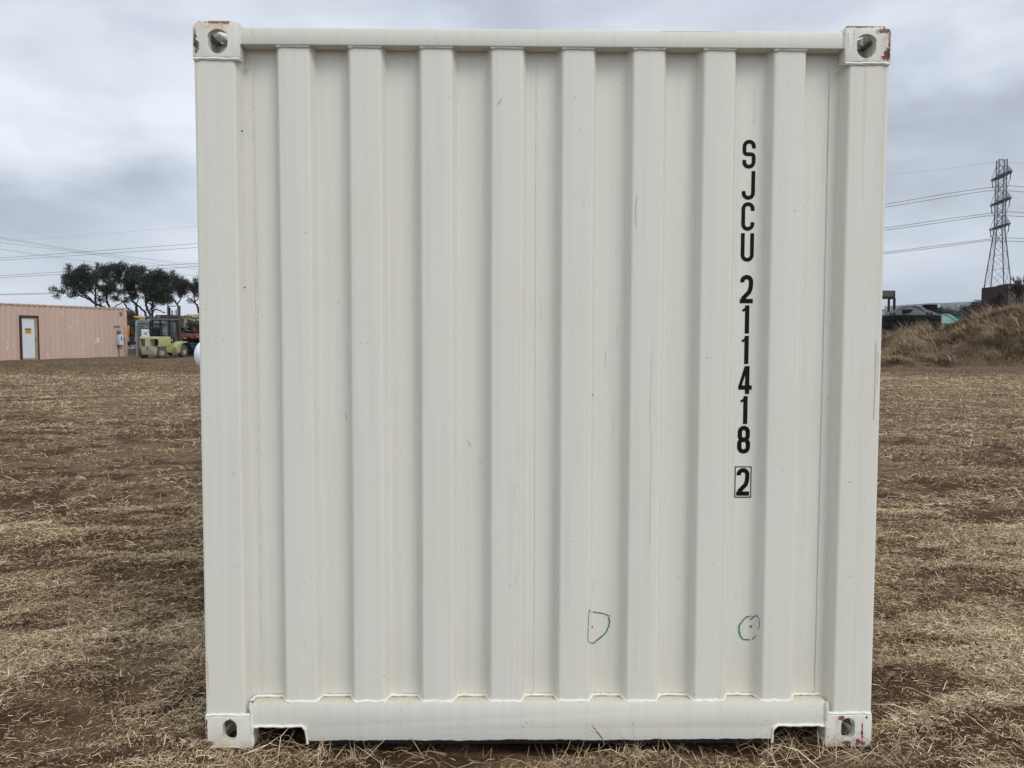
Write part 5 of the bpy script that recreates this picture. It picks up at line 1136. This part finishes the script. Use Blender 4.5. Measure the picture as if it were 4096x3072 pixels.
# ================================================================ BACKGROUND, RIGHT
M_poly = simple('black_polyethylene', (0.006, 0.0065, 0.008), 0.6, 0.15, 2, spec=0.15)
M_polytop = simple('dusty_tank_top', (0.06, 0.06, 0.066), 0.7, 0.2, 3)
M_green = simple('green_polyethylene', (0.015, 0.065, 0.052), 0.5, 0.15, 2, spec=0.3)
M_greentop = simple('faded_green_top', (0.13, 0.24, 0.21), 0.6, 0.15, 2)
def poly_tank(label, px, Y, hwpx, ytop, yshould, mside, mtop, rib_a, hatch_a, seed):
    c = at(px, yshould, Y); rad = hwpx/F*(Y-CAM[1]); g0 = gzf(c.x, c.y); zs_ = c.z-g0; zt_ = at(px, ytop, Y).z-g0
    t_ = thing('water_tank', label, 'water tank', (c.x, c.y, g0), 0)
    pr = [(0, 0.0), (rad*0.985, 0.0)]; z = 0.02; stp = 0.40; k = 0
    while z < zs_-0.18:
        e_ = min(z+stp, zs_-0.1); pr += [(rad*0.995, z), (rad, z+0.03), (rad, e_-0.05), (rad*0.995, e_-0.02), (rad*0.985, e_)]; z = e_+0.02
    pr += [(rad*1.005, zs_-0.12), (rad*1.005, zs_-0.03), (rad*0.99, zs_), (rad*0.96, zs_+0.02)]
    MB().lathe(pr, (0, 0, 0), 'z', 64).build('wall', mside, t_, smooth=True)
    dm = [(rad*0.96*math.cos(R(90*k/12)), zs_+0.02+(zt_-zs_-0.02)*0.85*math.sin(R(90*k/12))) for k in range(13)]
    dm = [(r_, zs_+0.02+(zt_-zs_-0.02)*0.85*(1-(r_/(rad*0.96))**2)) for r_ in [rad*0.96*(1-k/12) for k in range(13)]]
    MB().lathe(dm, (0, 0, 0), 'z', 48).build('dome', mtop, t_, smooth=True)
    hz = lambda r_: zs_+0.02+(zt_-zs_-0.02)*0.85*(1-(r_/(rad*0.96))**2)
    for a in rib_a:                      # raised ribs running over the dome to lifting lugs at the shoulder
        m = MB(); ca, sa = math.cos(R(a)), math.sin(R(a)); pts = [Vector((ca*r_, sa*r_, hz(r_)+0.02+0.10*math.sin(math.pi*min(1, r_/(rad*0.9))))) for r_ in [rad*q for q in (0.08, 0.25, 0.42, 0.58, 0.72, 0.84, 0.93)]]
        wv = Vector((-sa, ca, 0))*0.17; vs = []
        for p in pts: b_ = Vector((p.x, p.y, hz(math.hypot(p.x, p.y))-0.05)); vs += [b_-wv*1.1, p-wv*0.8, p+wv*0.8, b_+wv*1.1]
        m.add(vs, [(4*i+q, 4*i+q+1, 4*i+q+5, 4*i+q+4) for i in range(len(pts)-1) for q in range(3)]+[(0, 1, 2, 3), tuple(4*len(pts)-4+q for q in (3, 2, 1, 0))])
        rb = m.build('rib', mtop, t_, smooth=False)
        e_ = pts[-1]; MB().box(-0.05, 0.05, -0.16, -0.08, -0.22, 0.06).box(-0.05, 0.05, 0.08, 0.16, -0.22, 0.06).build('lifting_lug', mside, rb); rb.children[0].matrix_local = Matrix.Translation(e_) @ Matrix.Rotation(R(a), 4, 'Z')
    ca, sa = math.cos(R(hatch_a)), math.sin(R(hatch_a)); hr = rad*0.62; hx2, hy2 = ca*hr, sa*hr; ht = hz(hr*0.55)+0.14
    MB().lathe([(0.40, hz(hr+0.38)-0.05-ht), (0.39, -0.03), (0.42, -0.02), (0.42, 0.03), (0.30, 0.05), (0.0, 0.06)], (hx2, hy2, ht), 'z', 28).build('hatch', mside, t_, smooth=True)
    return t_, (hx2, hy2, ht), rad, zs_
T1, h1, r1_, z1_ = poly_tank('big black ribbed water tank with a grey dome, behind the low end of the mound', 3642, 44.5, 110.5, 1222, 1263, M_poly, M_polytop, (-155, -78, 30, 100), -20, 1)
MB().box(-0.055, 0.055, -0.03, 0.0, -0.09, 0.07).build('white_valve', M_white, T1).location = (h1[0]+0.36, h1[1]-0.30, h1[2]-0.02)
MB().prism([(-0.75, 0.0), (-0.75, 0.26), (-0.08, 0.28), (-0.35, 0.0)], -0.02, 0.0).build('recess_panel', M_poly, T1).location = (-0.35, -r1_*0.72, z1_+0.06)
T2, h2, r2_, z2_ = poly_tank('green water tank half hidden by the mound, right of the black tank', 3762, 52.0, 92, 1253, 1296, M_green, M_greentop, (-72, 60, 170), -12, 2)
# grey tank with a round white cap at the container's right edge
p = at(3506, 1262, 46.5); g0 = gzf(p.x, p.y); Z = lambda py: at(3525, py, 46.5).z-g0
T3 = thing('cistern', 'grey cistern with a white globe on its neck, at the white container\'s right edge', 'tank', (p.x, p.y, g0)); rr3 = at(3528, 1262, 46.5).x-p.x
MB().lathe([(0, 0), (rr3, 0), (rr3, Z(1292)), (rr3*0.99, Z(1290)), (rr3, Z(1288)), (rr3, Z(1266)), (rr3*0.8, Z(1258)), (0, Z(1256))], (0, 0, 0), 'z', 32).build('shell', simple('grey_cistern', (0.13, 0.14, 0.16), 0.6), T3, smooth=True)
nx = at(3526.5, 1262, 46.5).x-p.x; MB().lathe([(0.09, Z(1264)), (0.05, Z(1255)), (0.04, Z(1246))], (nx-0.0, -0.1, 0), 'z', 12).build('neck', M_lgrey, T3)
MB().lathe([(0.115*math.cos(R(a)), Z(1236)+0.125*math.sin(R(a))) for a in range(-90, 91, 15)], (nx, -0.1, 0), 'z', 20).build('globe', simple('pale_globe', (0.55, 0.66, 0.66), 0.3, 0.1), T3, smooth=True)

# steel canopy
Yc = 56.0; p = at(3578, 1250, Yc); g0 = gzf(p.x, p.y)
M_maro = simple('dark_red_oxide', (0.022, 0.009, 0.010), 0.8, 0.3, 5)
cn = thing('steel_canopy', 'dark open steel canopy with a sloping corrugated roof above the black tank', 'canopy', (p.x, p.y, g0))
X_ = lambda px, y=0.0: at(px, 1250, Yc+y).x-p.x
Zc = lambda py, y=0.0: at(3560, py, Yc+y).z-g0
MB().box(-0.07, 0.07, 0, 0.14, 0, Zc(1192)).box(-0.05, 0.04, 0.04, 0.12, Zc(1192), Zc(1163)).build('post', M_maro, cn)
xq = X_(3554.5, -2.4); MB().box(xq-0.06, xq+0.06, -2.45, -2.33, 0, Zc(1192, -2.4)).build('post', M_maro, cn)
for x in (-4.6,): MB().box(x-0.07, x+0.07, 0, 0.14, 0, Zc(1192)).build('post', M_maro, cn); MB().box(x-1.0, x-0.86, -2.45, -2.33, 0, Zc(1192, -2.4)).build('post', M_maro, cn)
MB().beam((0, 0.05, Zc(1194)), (xq, -2.4, Zc(1194, -2.4)), 0.09, 0.12).beam((-5, -2.4, Zc(1190, -2.4)), (xq+0.3, -2.4, Zc(1190, -2.4)), 0.10, 0.16).build('beam', M_maro, cn)
# roof: high edge at the back (screen top), low edge nearer, corrugated sheet with purlins below
m = MB(); zt_, zb_ = Zc(1162), Zc(1190, -2.4); vs = []; XR = X_(3567, -2.6)
n_ = 60
for i in range(n_+1):
    x = -5.2+5.25*i/n_; d = 0.02*(i % 2); x2 = x+XR
    vs += [(x, 0.15, zt_+d), (x2, -2.6, zb_+d)]
m.add(vs, [(2*i, 2*i+1, 2*i+3, 2*i+2) for i in range(n_)]).build('roof_sheet', simple('dark_roof_sheet', (0.02, 0.016, 0.016), 0.9, 0.3), cn)
m = MB()
for k in range(6):
    f_ = k/5; m.box(-5.2+XR*f_, 0.05+XR*f_, 0.12-2.7*f_, 0.18-2.7*f_, zt_+(zb_-zt_)*f_-0.12, zt_+(zb_-zt_)*f_-0.01)
m.build('purlin', M_maro, cn)

# brown shed on the high ground at the right
M_br = simple('dark_brown_boards', (0.055, 0.036, 0.030), 0.9, 0.35, 5, stretch=(1, 1, 6)); M_br2 = simple('weathered_tan_side', (0.085, 0.070, 0.055), 0.9, 0.3, 4)
p = at(4026, 1222, 46.0); g0 = float(field_z(p.x, p.y)); bs = thing('brown_shed', 'dark brown box-shaped shed with red roof edge atop the mound, below the pylon', 'shed', (p.x, p.y, g0-0.2))
xl = at(3989, 1222, 47.6).x-p.x; xr = at(4165, 1222, 47.8).x-p.x; zt_ = at(4026, 1136, 46.0).z-g0+0.2
# corner nearest the camera at the origin; one face runs back to the left, the other back to the right
fl_ = [(0, 0), (xl, 1.7), (xl+2.6, 3.6), (xr, 1.9)]
MB().prism([(0, 0), (xl, 1.7), (xl+0.05, 1.75), (0.05, 0.06)], 0, zt_, 'z').build('end_wall', M_br, bs)
MB().prism([(0.05, 0.06), (0.10, 0.10), (xr, 1.95), (xr, 1.88), (0.06, 0.0)], 0, zt_, 'z').build('side_wall', M_br2, bs)
MB().prism(fl_, zt_, zt_+0.03, 'z').build('roof', simple('roof_grey', (0.10, 0.09, 0.08), 0.9), bs)
MB().beam((0, -0.02, zt_-0.04), (xl-0.02, 1.68, zt_-0.04), 0.03, 0.10).build('fascia', simple('dull_red_trim', (0.10, 0.022, 0.016), 0.8), bs)
MB().prism([(xl+0.05, 1.75), (xr, 1.95), (xr, 2.0), (xl+0.05, 3.4)], 0, zt_-0.02, 'z').build('back_wall', M_br, bs)

# bushes and bare trees beyond the tanks
M_twig = simple('bare_twigs', (0.060, 0.048, 0.040), 0.9, 0.3, 4); M_twigy = simple('lichened_twigs', (0.15, 0.13, 0.075), 0.9, 0.3, 4)
M_scrub = leaf_mat('dark_scrub_leaves', [(0.0, (0.016, 0.020, 0.014)), (0.5, (0.032, 0.037, 0.024)), (1.0, (0.06, 0.062, 0.040))])
def bare_tree(label, px, pbase, ptop, Y, spread, seed, mat=None, depth=5, lean=0.0, gname='bare bushes and trees on the skyline right of the container', n0=4, root_z=None, name='bare_tree'):
    b_ = at(px, pbase, Y); g0 = float(field_z(b_.x, b_.y)) if root_z is None else root_z; h = at(px, ptop, Y).z-g0
    t_ = thing(name, label, 'tree', (b_.x, b_.y, g0), 0, gname); g = random.Random(seed); m = MB(); m2 = MB()
    def grow(p, d, ln, r_, k):
        q = p+d*ln; mid = p.lerp(q, 0.5)+Vector((g.uniform(-1, 1), g.uniform(-1, 1), 0))*ln*0.06
        (m if k >= depth-1 else m2).tube([p, mid, q], [r_, r_*0.85, r_*0.7], 5 if k > 2 else 3, caps=False)
        if k == 0: return
        for _ in range(3 if k > 1 else 4):
            e_ = Vector((g.uniform(-1, 1), g.uniform(-1, 1), g.uniform(-0.15, 1.0)))*spread; grow(q, (d+e_).normalized(), ln*g.uniform(0.55, 0.85), max(r_*0.66, 0.017), k-1)
    for s_ in range(n0):
        d = Vector((g.uniform(-1, 1)*spread*0.8+lean, g.uniform(-1, 1)*spread*0.8, 1)).normalized(); grow(Vector((g.uniform(-.1, .1), g.uniform(-.1, .1), 0)), d, h*0.30, 0.022*h, depth-1)
    m.build('trunk', mat or M_twig, t_); m2.build('branches', mat or M_twig, t_)
    return t_
bare_tree('bare tree with a pale lichened top, just right of the black tank', 3786, 1330, 1200, 66, 0.42, 2, M_twigy, 5, n0=2)
bare_tree('small dark bare tree left of the pale-topped one, touching the tank\'s hatch', 3757, 1330, 1224, 67, 0.6, 3)
bare_tree('small bare tree right of the pale-topped one', 3806, 1330, 1218, 65, 0.6, 4, n0=3)
bare_tree('thin bare sapling halfway between the pale-topped tree and the pylon', 3836, 1320, 1222, 68, 0.38, 5, n0=2)
bare_tree('bare bush in the gap left of the dark evergreen scrub', 3868, 1320, 1224, 66, 0.7, 6)
bare_tree('bare bush in front of the pylon\'s left foot', 3945, 1290, 1208, 64, 0.7, 7)
bare_tree('bare bush in front of the pylon\'s middle legs', 3972, 1290, 1198, 62, 0.75, 8)
bare_tree('spiky bare bush against the left side of the brown shed', 3984, 1225, 1160, 47.5, 0.75, 9, n0=3)
bare_tree('large fan-shaped bare bush in front of the brown shed, leaning left', 4090, 1216, 1118, 43.5, 0.55, 10, None, 6, -0.55, n0=4, name='bare_bush')
bare_tree('tall bare tree cut by the photograph\'s right edge', 4108, 1220, 1088, 50, 0.5, 11, n0=4)
bare_tree('bare bush rising over the roof of the brown shed', 4052, 1225, 1110, 52, 0.55, 12, n0=3)
def scrub(label, px, py, Y, wpx, hpx, seed):
    p = at(px, py, Y); g0 = gzf(p.x, p.y); t_ = thing('evergreen_bush', label, 'bush', (p.x, p.y, g0), 0, 'evergreen scrub between the tanks and the pylon'); g = random.Random(seed); k_ = (Y+2.85)/F; bl_ = []
    for i in range(9): bl_.append(((p.x+g.uniform(-.8, .8)*wpx*k_, p.y+g.uniform(-.8, .8), p.z+g.uniform(-0.9, 0.55)*hpx*k_), g.uniform(0.3, 0.55)*hpx*k_+0.15))
    for z in range(3): bl_.append(((p.x+g.uniform(-.5, .5)*wpx*k_, p.y, g0+0.4+z*0.4), 0.6))
    leaves('foliage', bl_, 0.12, 150, t_, M_scrub, seed, (p.x, p.y, g0), 0.9)
    m = MB()
    for c, r_ in bl_: limb(m, [Vector((0, 0, 0)), Vector(c)-Vector((p.x, p.y, g0))+Vector((0, 0, r_*0.9))], 0.04, 0.008, seed, 4)
    m.build('stems', M_twig, t_)
for i, (a, b, c, d, l_) in enumerate([(3755, 1248, 22, 16, 'low dark scrub bush behind the black tank\'s right shoulder'), (3790, 1256, 24, 16, 'low dark scrub bush under the pale-topped bare tree'), (3815, 1262, 20, 14, 'low olive scrub bush above the green tank'),
        (3862, 1258, 16, 12, 'small scrub bush where the mound begins to climb'), (3893, 1240, 18, 20, 'dark scrub bush, left one of the tall pair before the pylon'), (3918, 1226, 15, 22, 'tallest dark evergreen bush, just left of the pylon foot'),
        (3945, 1236, 18, 18, 'dark scrub bush at the pylon\'s left foot'), (3975, 1224, 16, 16, 'scrub bush between the pylon legs and the brown shed')]): scrub(l_, a, b, 62+i % 3, c, d, 60+i)
# far hills
def ridge(name, pts, Y, seed, mat, amp):
    n_ = 500; az_ = np.linspace(-60, 60, n_); xs = CAM[0]+(Y-CAM[1])*np.tan(np.radians(az_))
    wx = np.array([at(a, b, Y).x for a, b in pts]); wz = np.array([at(a, b, Y).z for a, b in pts]); top = np.interp(xs, wx, wz)+amp*(fbm(xs*0.006, xs*0+seed, seed, 4)-0.5)*2+amp*0.25*(fbm(xs*0.08, xs*0+3, seed+4, 3)-0.5)
    V = []; 
    for f_, dy in ((0.0, -450), (0.35, -270), (0.75, -100), (1.0, 0), (0.6, 200), (0.0, 500)): V.append(np.stack([xs, np.full(n_, Y+dy)+60*(fbm(xs*0.004, xs*0+f_*5, seed, 3)-0.5), -5+(top+5)*f_+ (0 if f_ in (0, 1) else 1)*8*(fbm(xs*0.01, xs*0+dy, seed+2, 3)-0.5)], -1))
    V = np.concatenate(V); i = np.arange(5)[:, None]*n_; j = np.arange(n_-1)[None, :]
    return tag(np_mesh(name, V, np.stack([i+j, i+j+1, i+n_+j+1, i+n_+j], -1).reshape(-1, 4), None, mat, smooth=True), name.replace('_', ' '), kind='structure')
M_hill = simple('wooded_hill', (0.035, 0.045, 0.040), 0.95, 0.5, 0.02, col2=(0.06, 0.062, 0.055)); M_hill2 = M_hill
ridge('far_hill', [(-3000, 1330), (0, 1330), (2500, 1290), (3550, 1226), (3700, 1214), (3800, 1211), (3900, 1206), (4100, 1202), (6000, 1190)], 2300, 5, M_hill2, 1.3)
ridge('near_hill', [(-3000, 1350), (0, 1345), (2500, 1310), (3560, 1240), (3700, 1238), (3800, 1226), (3900, 1228), (4100, 1234), (6000, 1250)], 1500, 9, M_hill, 2.6)

# ================================================================ PYLON AND POWER LINES
M_lat = simple('grey_lattice_steel', (0.06, 0.065, 0.075), 0.6, 0.2, 1, metal=0.2)
YP = 235.0; kp = (YP-CAM[1])/F
pc = at(3983, 1330, YP); g0 = gzf(pc.x, pc.y); rotp = R(-12.8)
py_ = thing('electricity_pylon', 'tall grey lattice electricity pylon standing on the skyline beyond the brown shed', 'pylon', (pc.x, pc.y, g0), rotp)
zp = lambda v: at(4003, v, YP).z-g0
zs_ = [0.0, zp(1205), zp(1145), zp(1075), zp(1005), zp(925), zp(860), zp(795), zp(735), zp(690), zp(640)]
hw_ = [zp(1320)*0, 0]
def hwid(z):
    zt_, zk = zp(640), zp(918); w_top = 14.5*kp; w_bot = 58*kp
    return w_top if z > zk else w_top+(w_bot-w_top)*(zk-z)/zk
for sx_ in (-1, 1):
    for sy_ in (-1, 1):
        MB().beam((sx_*hwid(0), sy_*hwid(0), 0), (sx_*hwid(zp(918)), sy_*hwid(0.99*zp(918)), zp(918)), 0.24).beam((sx_*14.5*kp, sy_*14.5*kp, zp(918)), (sx_*14.5*kp, sy_*14.5*kp, zp(640)), 0.20).build('leg', M_lat, py_)
m = MB()
zb = [0.0, zp(1262), zp(1205), zp(1150), zp(1077), zp(1020), zp(970), zp(918)]
zb += [zp(918)+(zp(640)-zp(918))*i/11 for i in range(1, 12)]
for za, zc2 in zip(zb[:-1], zb[1:]):
    a, b = hwid(za), hwid(zc2); t_ = 0.065
    for s_ in (-1, 1):
        m.beam((-a, s_*a, za), (b, s_*b, zc2), t_).beam((a, s_*a, za), (-b, s_*b, zc2), t_).beam((s_*a, -a, za), (s_*b, b, zc2), t_).beam((s_*a, a, za), (s_*b, -b, zc2), t_)
        m.beam((-b, s_*b, zc2), (b, s_*b, zc2), t_).beam((s_*b, -b, zc2), (s_*b, b, zc2), t_)
m.build('bracing', M_lat, py_)
for v, vt in ((705, 682), (808, 788), (908, 890)):
    z = zp(v); L2 = 7.0; m = MB(); w_ = hwid(z)
    for s_ in (-1, 1):
        for sx_ in (-1, 1):
            m.beam((sx_*w_, s_*w_, z), (sx_*0.4, s_*L2, z+0.1), 0.26).beam((sx_*w_, s_*w_, z+3.2), (sx_*0.3, s_*L2, z+0.3), 0.10).beam((sx_*w_, s_*w_, z-4.6), (sx_*0.3, s_*L2, z), 0.10)
        for k in range(8):
            f_, f2 = k/8, (k+1)/8; ya, yb = w_+(L2-w_)*f_, w_+(L2-w_)*f2; xa, xb = w_*(1-f_)+0.4*f_, w_*(1-f2)+0.4*f2; q = 1 if k % 2 else -1
            m.beam((-q*xa, s_*ya, z), (q*xb, s_*yb, z+0.1), 0.16).beam((xa, s_*ya, z), (xb, s_*yb, z+0.1+2.9*(1-f2)), 0.09)
    for k in range(4): m.beam((-w_, -w_+2*w_*k/4, z), (w_, -w_+2*w_*(k+1)/4, z), 0.16)
    m.build('crossarm', M_lat, py_)
    for s_ in (-1, 1): MB().tube([(0, s_*L2, z), (0, s_*(L2-0.2), z-2.2)], 0.11, 6).build('insulator', M_blk, py_)
MB().beam((-17*kp, -17*kp, zp(640)), (17*kp, 17*kp, zp(638)), 0.15).tube([(9*kp, 9*kp, zp(640)), (9*kp, 9*kp, zp(631))], 0.05, 5).build('top_frame', M_lat, py_)
M_wire = simple('weathered_conductor', (0.10, 0.105, 0.12), 0.7, 0.1, 1)
def wire(label, pts, Yf, rad, group):
    xs = np.array([p[0] for p in pts], float); ys_ = np.array([p[1] for p in pts], float); q = []
    if Yf is YA: xs = np.append(xs, 6400.0); ys_ = np.append(ys_, ys_[-1]+130.0)
    xs = np.insert(xs, 0, xs[0]-1500.0); ys_ = np.insert(ys_, 0, ys_[0]+(ys_[0]-ys_[1])*2.2)
    # smooth curve through the measured points (monotone cubic Hermite)
    d = np.gradient(ys_, xs)
    for px in np.linspace(xs[0], xs[-1], 90):
        i = min(max(np.searchsorted(xs, px)-1, 0), len(xs)-2); h = xs[i+1]-xs[i]; t = (px-xs[i])/h
        v = (2*t**3-3*t**2+1)*ys_[i]+(t**3-2*t**2+t)*h*d[i]+(-2*t**3+3*t**2)*ys_[i+1]+(t**3-t**2)*h*d[i+1]
        q.append(at(px, v, Yf(px)))
    tag(MB().tube(q, rad, 5).build('power_line', M_wire), label, 'power line', group)
YA = lambda px: 335-100*(px)/4000.0
GA = 'power lines running to the pylon'
for lab, pts in [('upper wire of the pylon\'s top pair', [(-500, 1066), (0, 1032), (793, 974), (2200, 893), (3540, 817), (3800, 773), (3975, 748), (4030, 743), (4096, 748), (4600, 790)]),
                 ('lower wire of the pylon\'s top pair', [(-500, 1070), (0, 1041), (793, 990), (2200, 905), (3540, 829), (3800, 787), (3975, 762), (4030, 763), (4096, 768), (4600, 810)]),
                 ('upper wire of the pylon\'s middle pair', [(-500, 1133), (0, 1103), (793, 1053), (2200, 980), (3540, 912), (3800, 874), (3975, 852), (4030, 847), (4096, 851), (4600, 880)]),
                 ('lower wire of the pylon\'s middle pair', [(-500, 1138), (0, 1111), (793, 1066), (2200, 990), (3540, 921), (3800, 885), (3975, 862), (4030, 863), (4096, 867), (4600, 890)]),
                 ('upper wire of the pylon\'s lowest pair', [(-500, 1192), (0, 1177), (222, 1171), (793, 1148), (2200, 1080), (3540, 1009), (3800, 976), (3975, 955), (4030, 951), (4096, 954), (4600, 975)]),
                 ('lower wire of the pylon\'s lowest pair', [(-500, 1194), (0, 1180), (222, 1175), (793, 1153), (2200, 1088), (3540, 1015), (3800, 984), (3975, 962), (4030, 964), (4096, 967), (4600, 985)])]:
    wire(lab, pts, YA, 0.075, GA)
wire('faint topmost earth wire on the pylon\'s head', [(-500, 990), (0, 965), (793, 905), (2200, 800), (3540, 700), (3800, 673), (3979, 650), (4030, 650), (4096, 655), (4600, 700)], YA, 0.022, GA)
YB = lambda px: 300+80*px/800.0
for lab, pts in [('upper wire of the top pair falling rightwards over the oaks', [(-500, 880), (0, 948), (334, 1004), (556, 1030), (793, 1059), (1200, 1100)]), ('lower wire of the top pair falling rightwards over the oaks', [(-500, 887), (0, 954), (334, 1009), (556, 1036), (793, 1066), (1200, 1106)]),
                 ('third wire falling rightwards, below the close pair', [(-500, 905), (0, 970), (371, 1018), (556, 1046), (793, 1078), (1200, 1120)]), ('lowest wire falling rightwards, meeting the oak tops', [(-500, 940), (0, 996), (200, 1026), (400, 1052), (793, 1105), (1200, 1150)])]:
    wire(lab, pts, YB, 0.050, 'second set of power lines falling to the right over the oaks')

# ================================================================ HAZE
hz_ = MB().box(-3300, 3300, -40, 3100, -8, 135).build('haze', None); tag(hz_, 'thin grey-blue haze over the far hills', kind='stuff')
hm = bpy.data.materials.new('haze_air'); hm.use_nodes = True; hn = hm.node_tree; hn.nodes.clear()
ho = hn.nodes.new('ShaderNodeOutputMaterial'); pv = hn.nodes.new('ShaderNodeVolumePrincipled'); pv.inputs['Color'].default_value = (0.72, 0.80, 0.92, 1); pv.inputs['Density'].default_value = 0.00014
hn.links.new(pv.outputs[0], ho.inputs['Volume']); hz_.data.materials.append(hm)
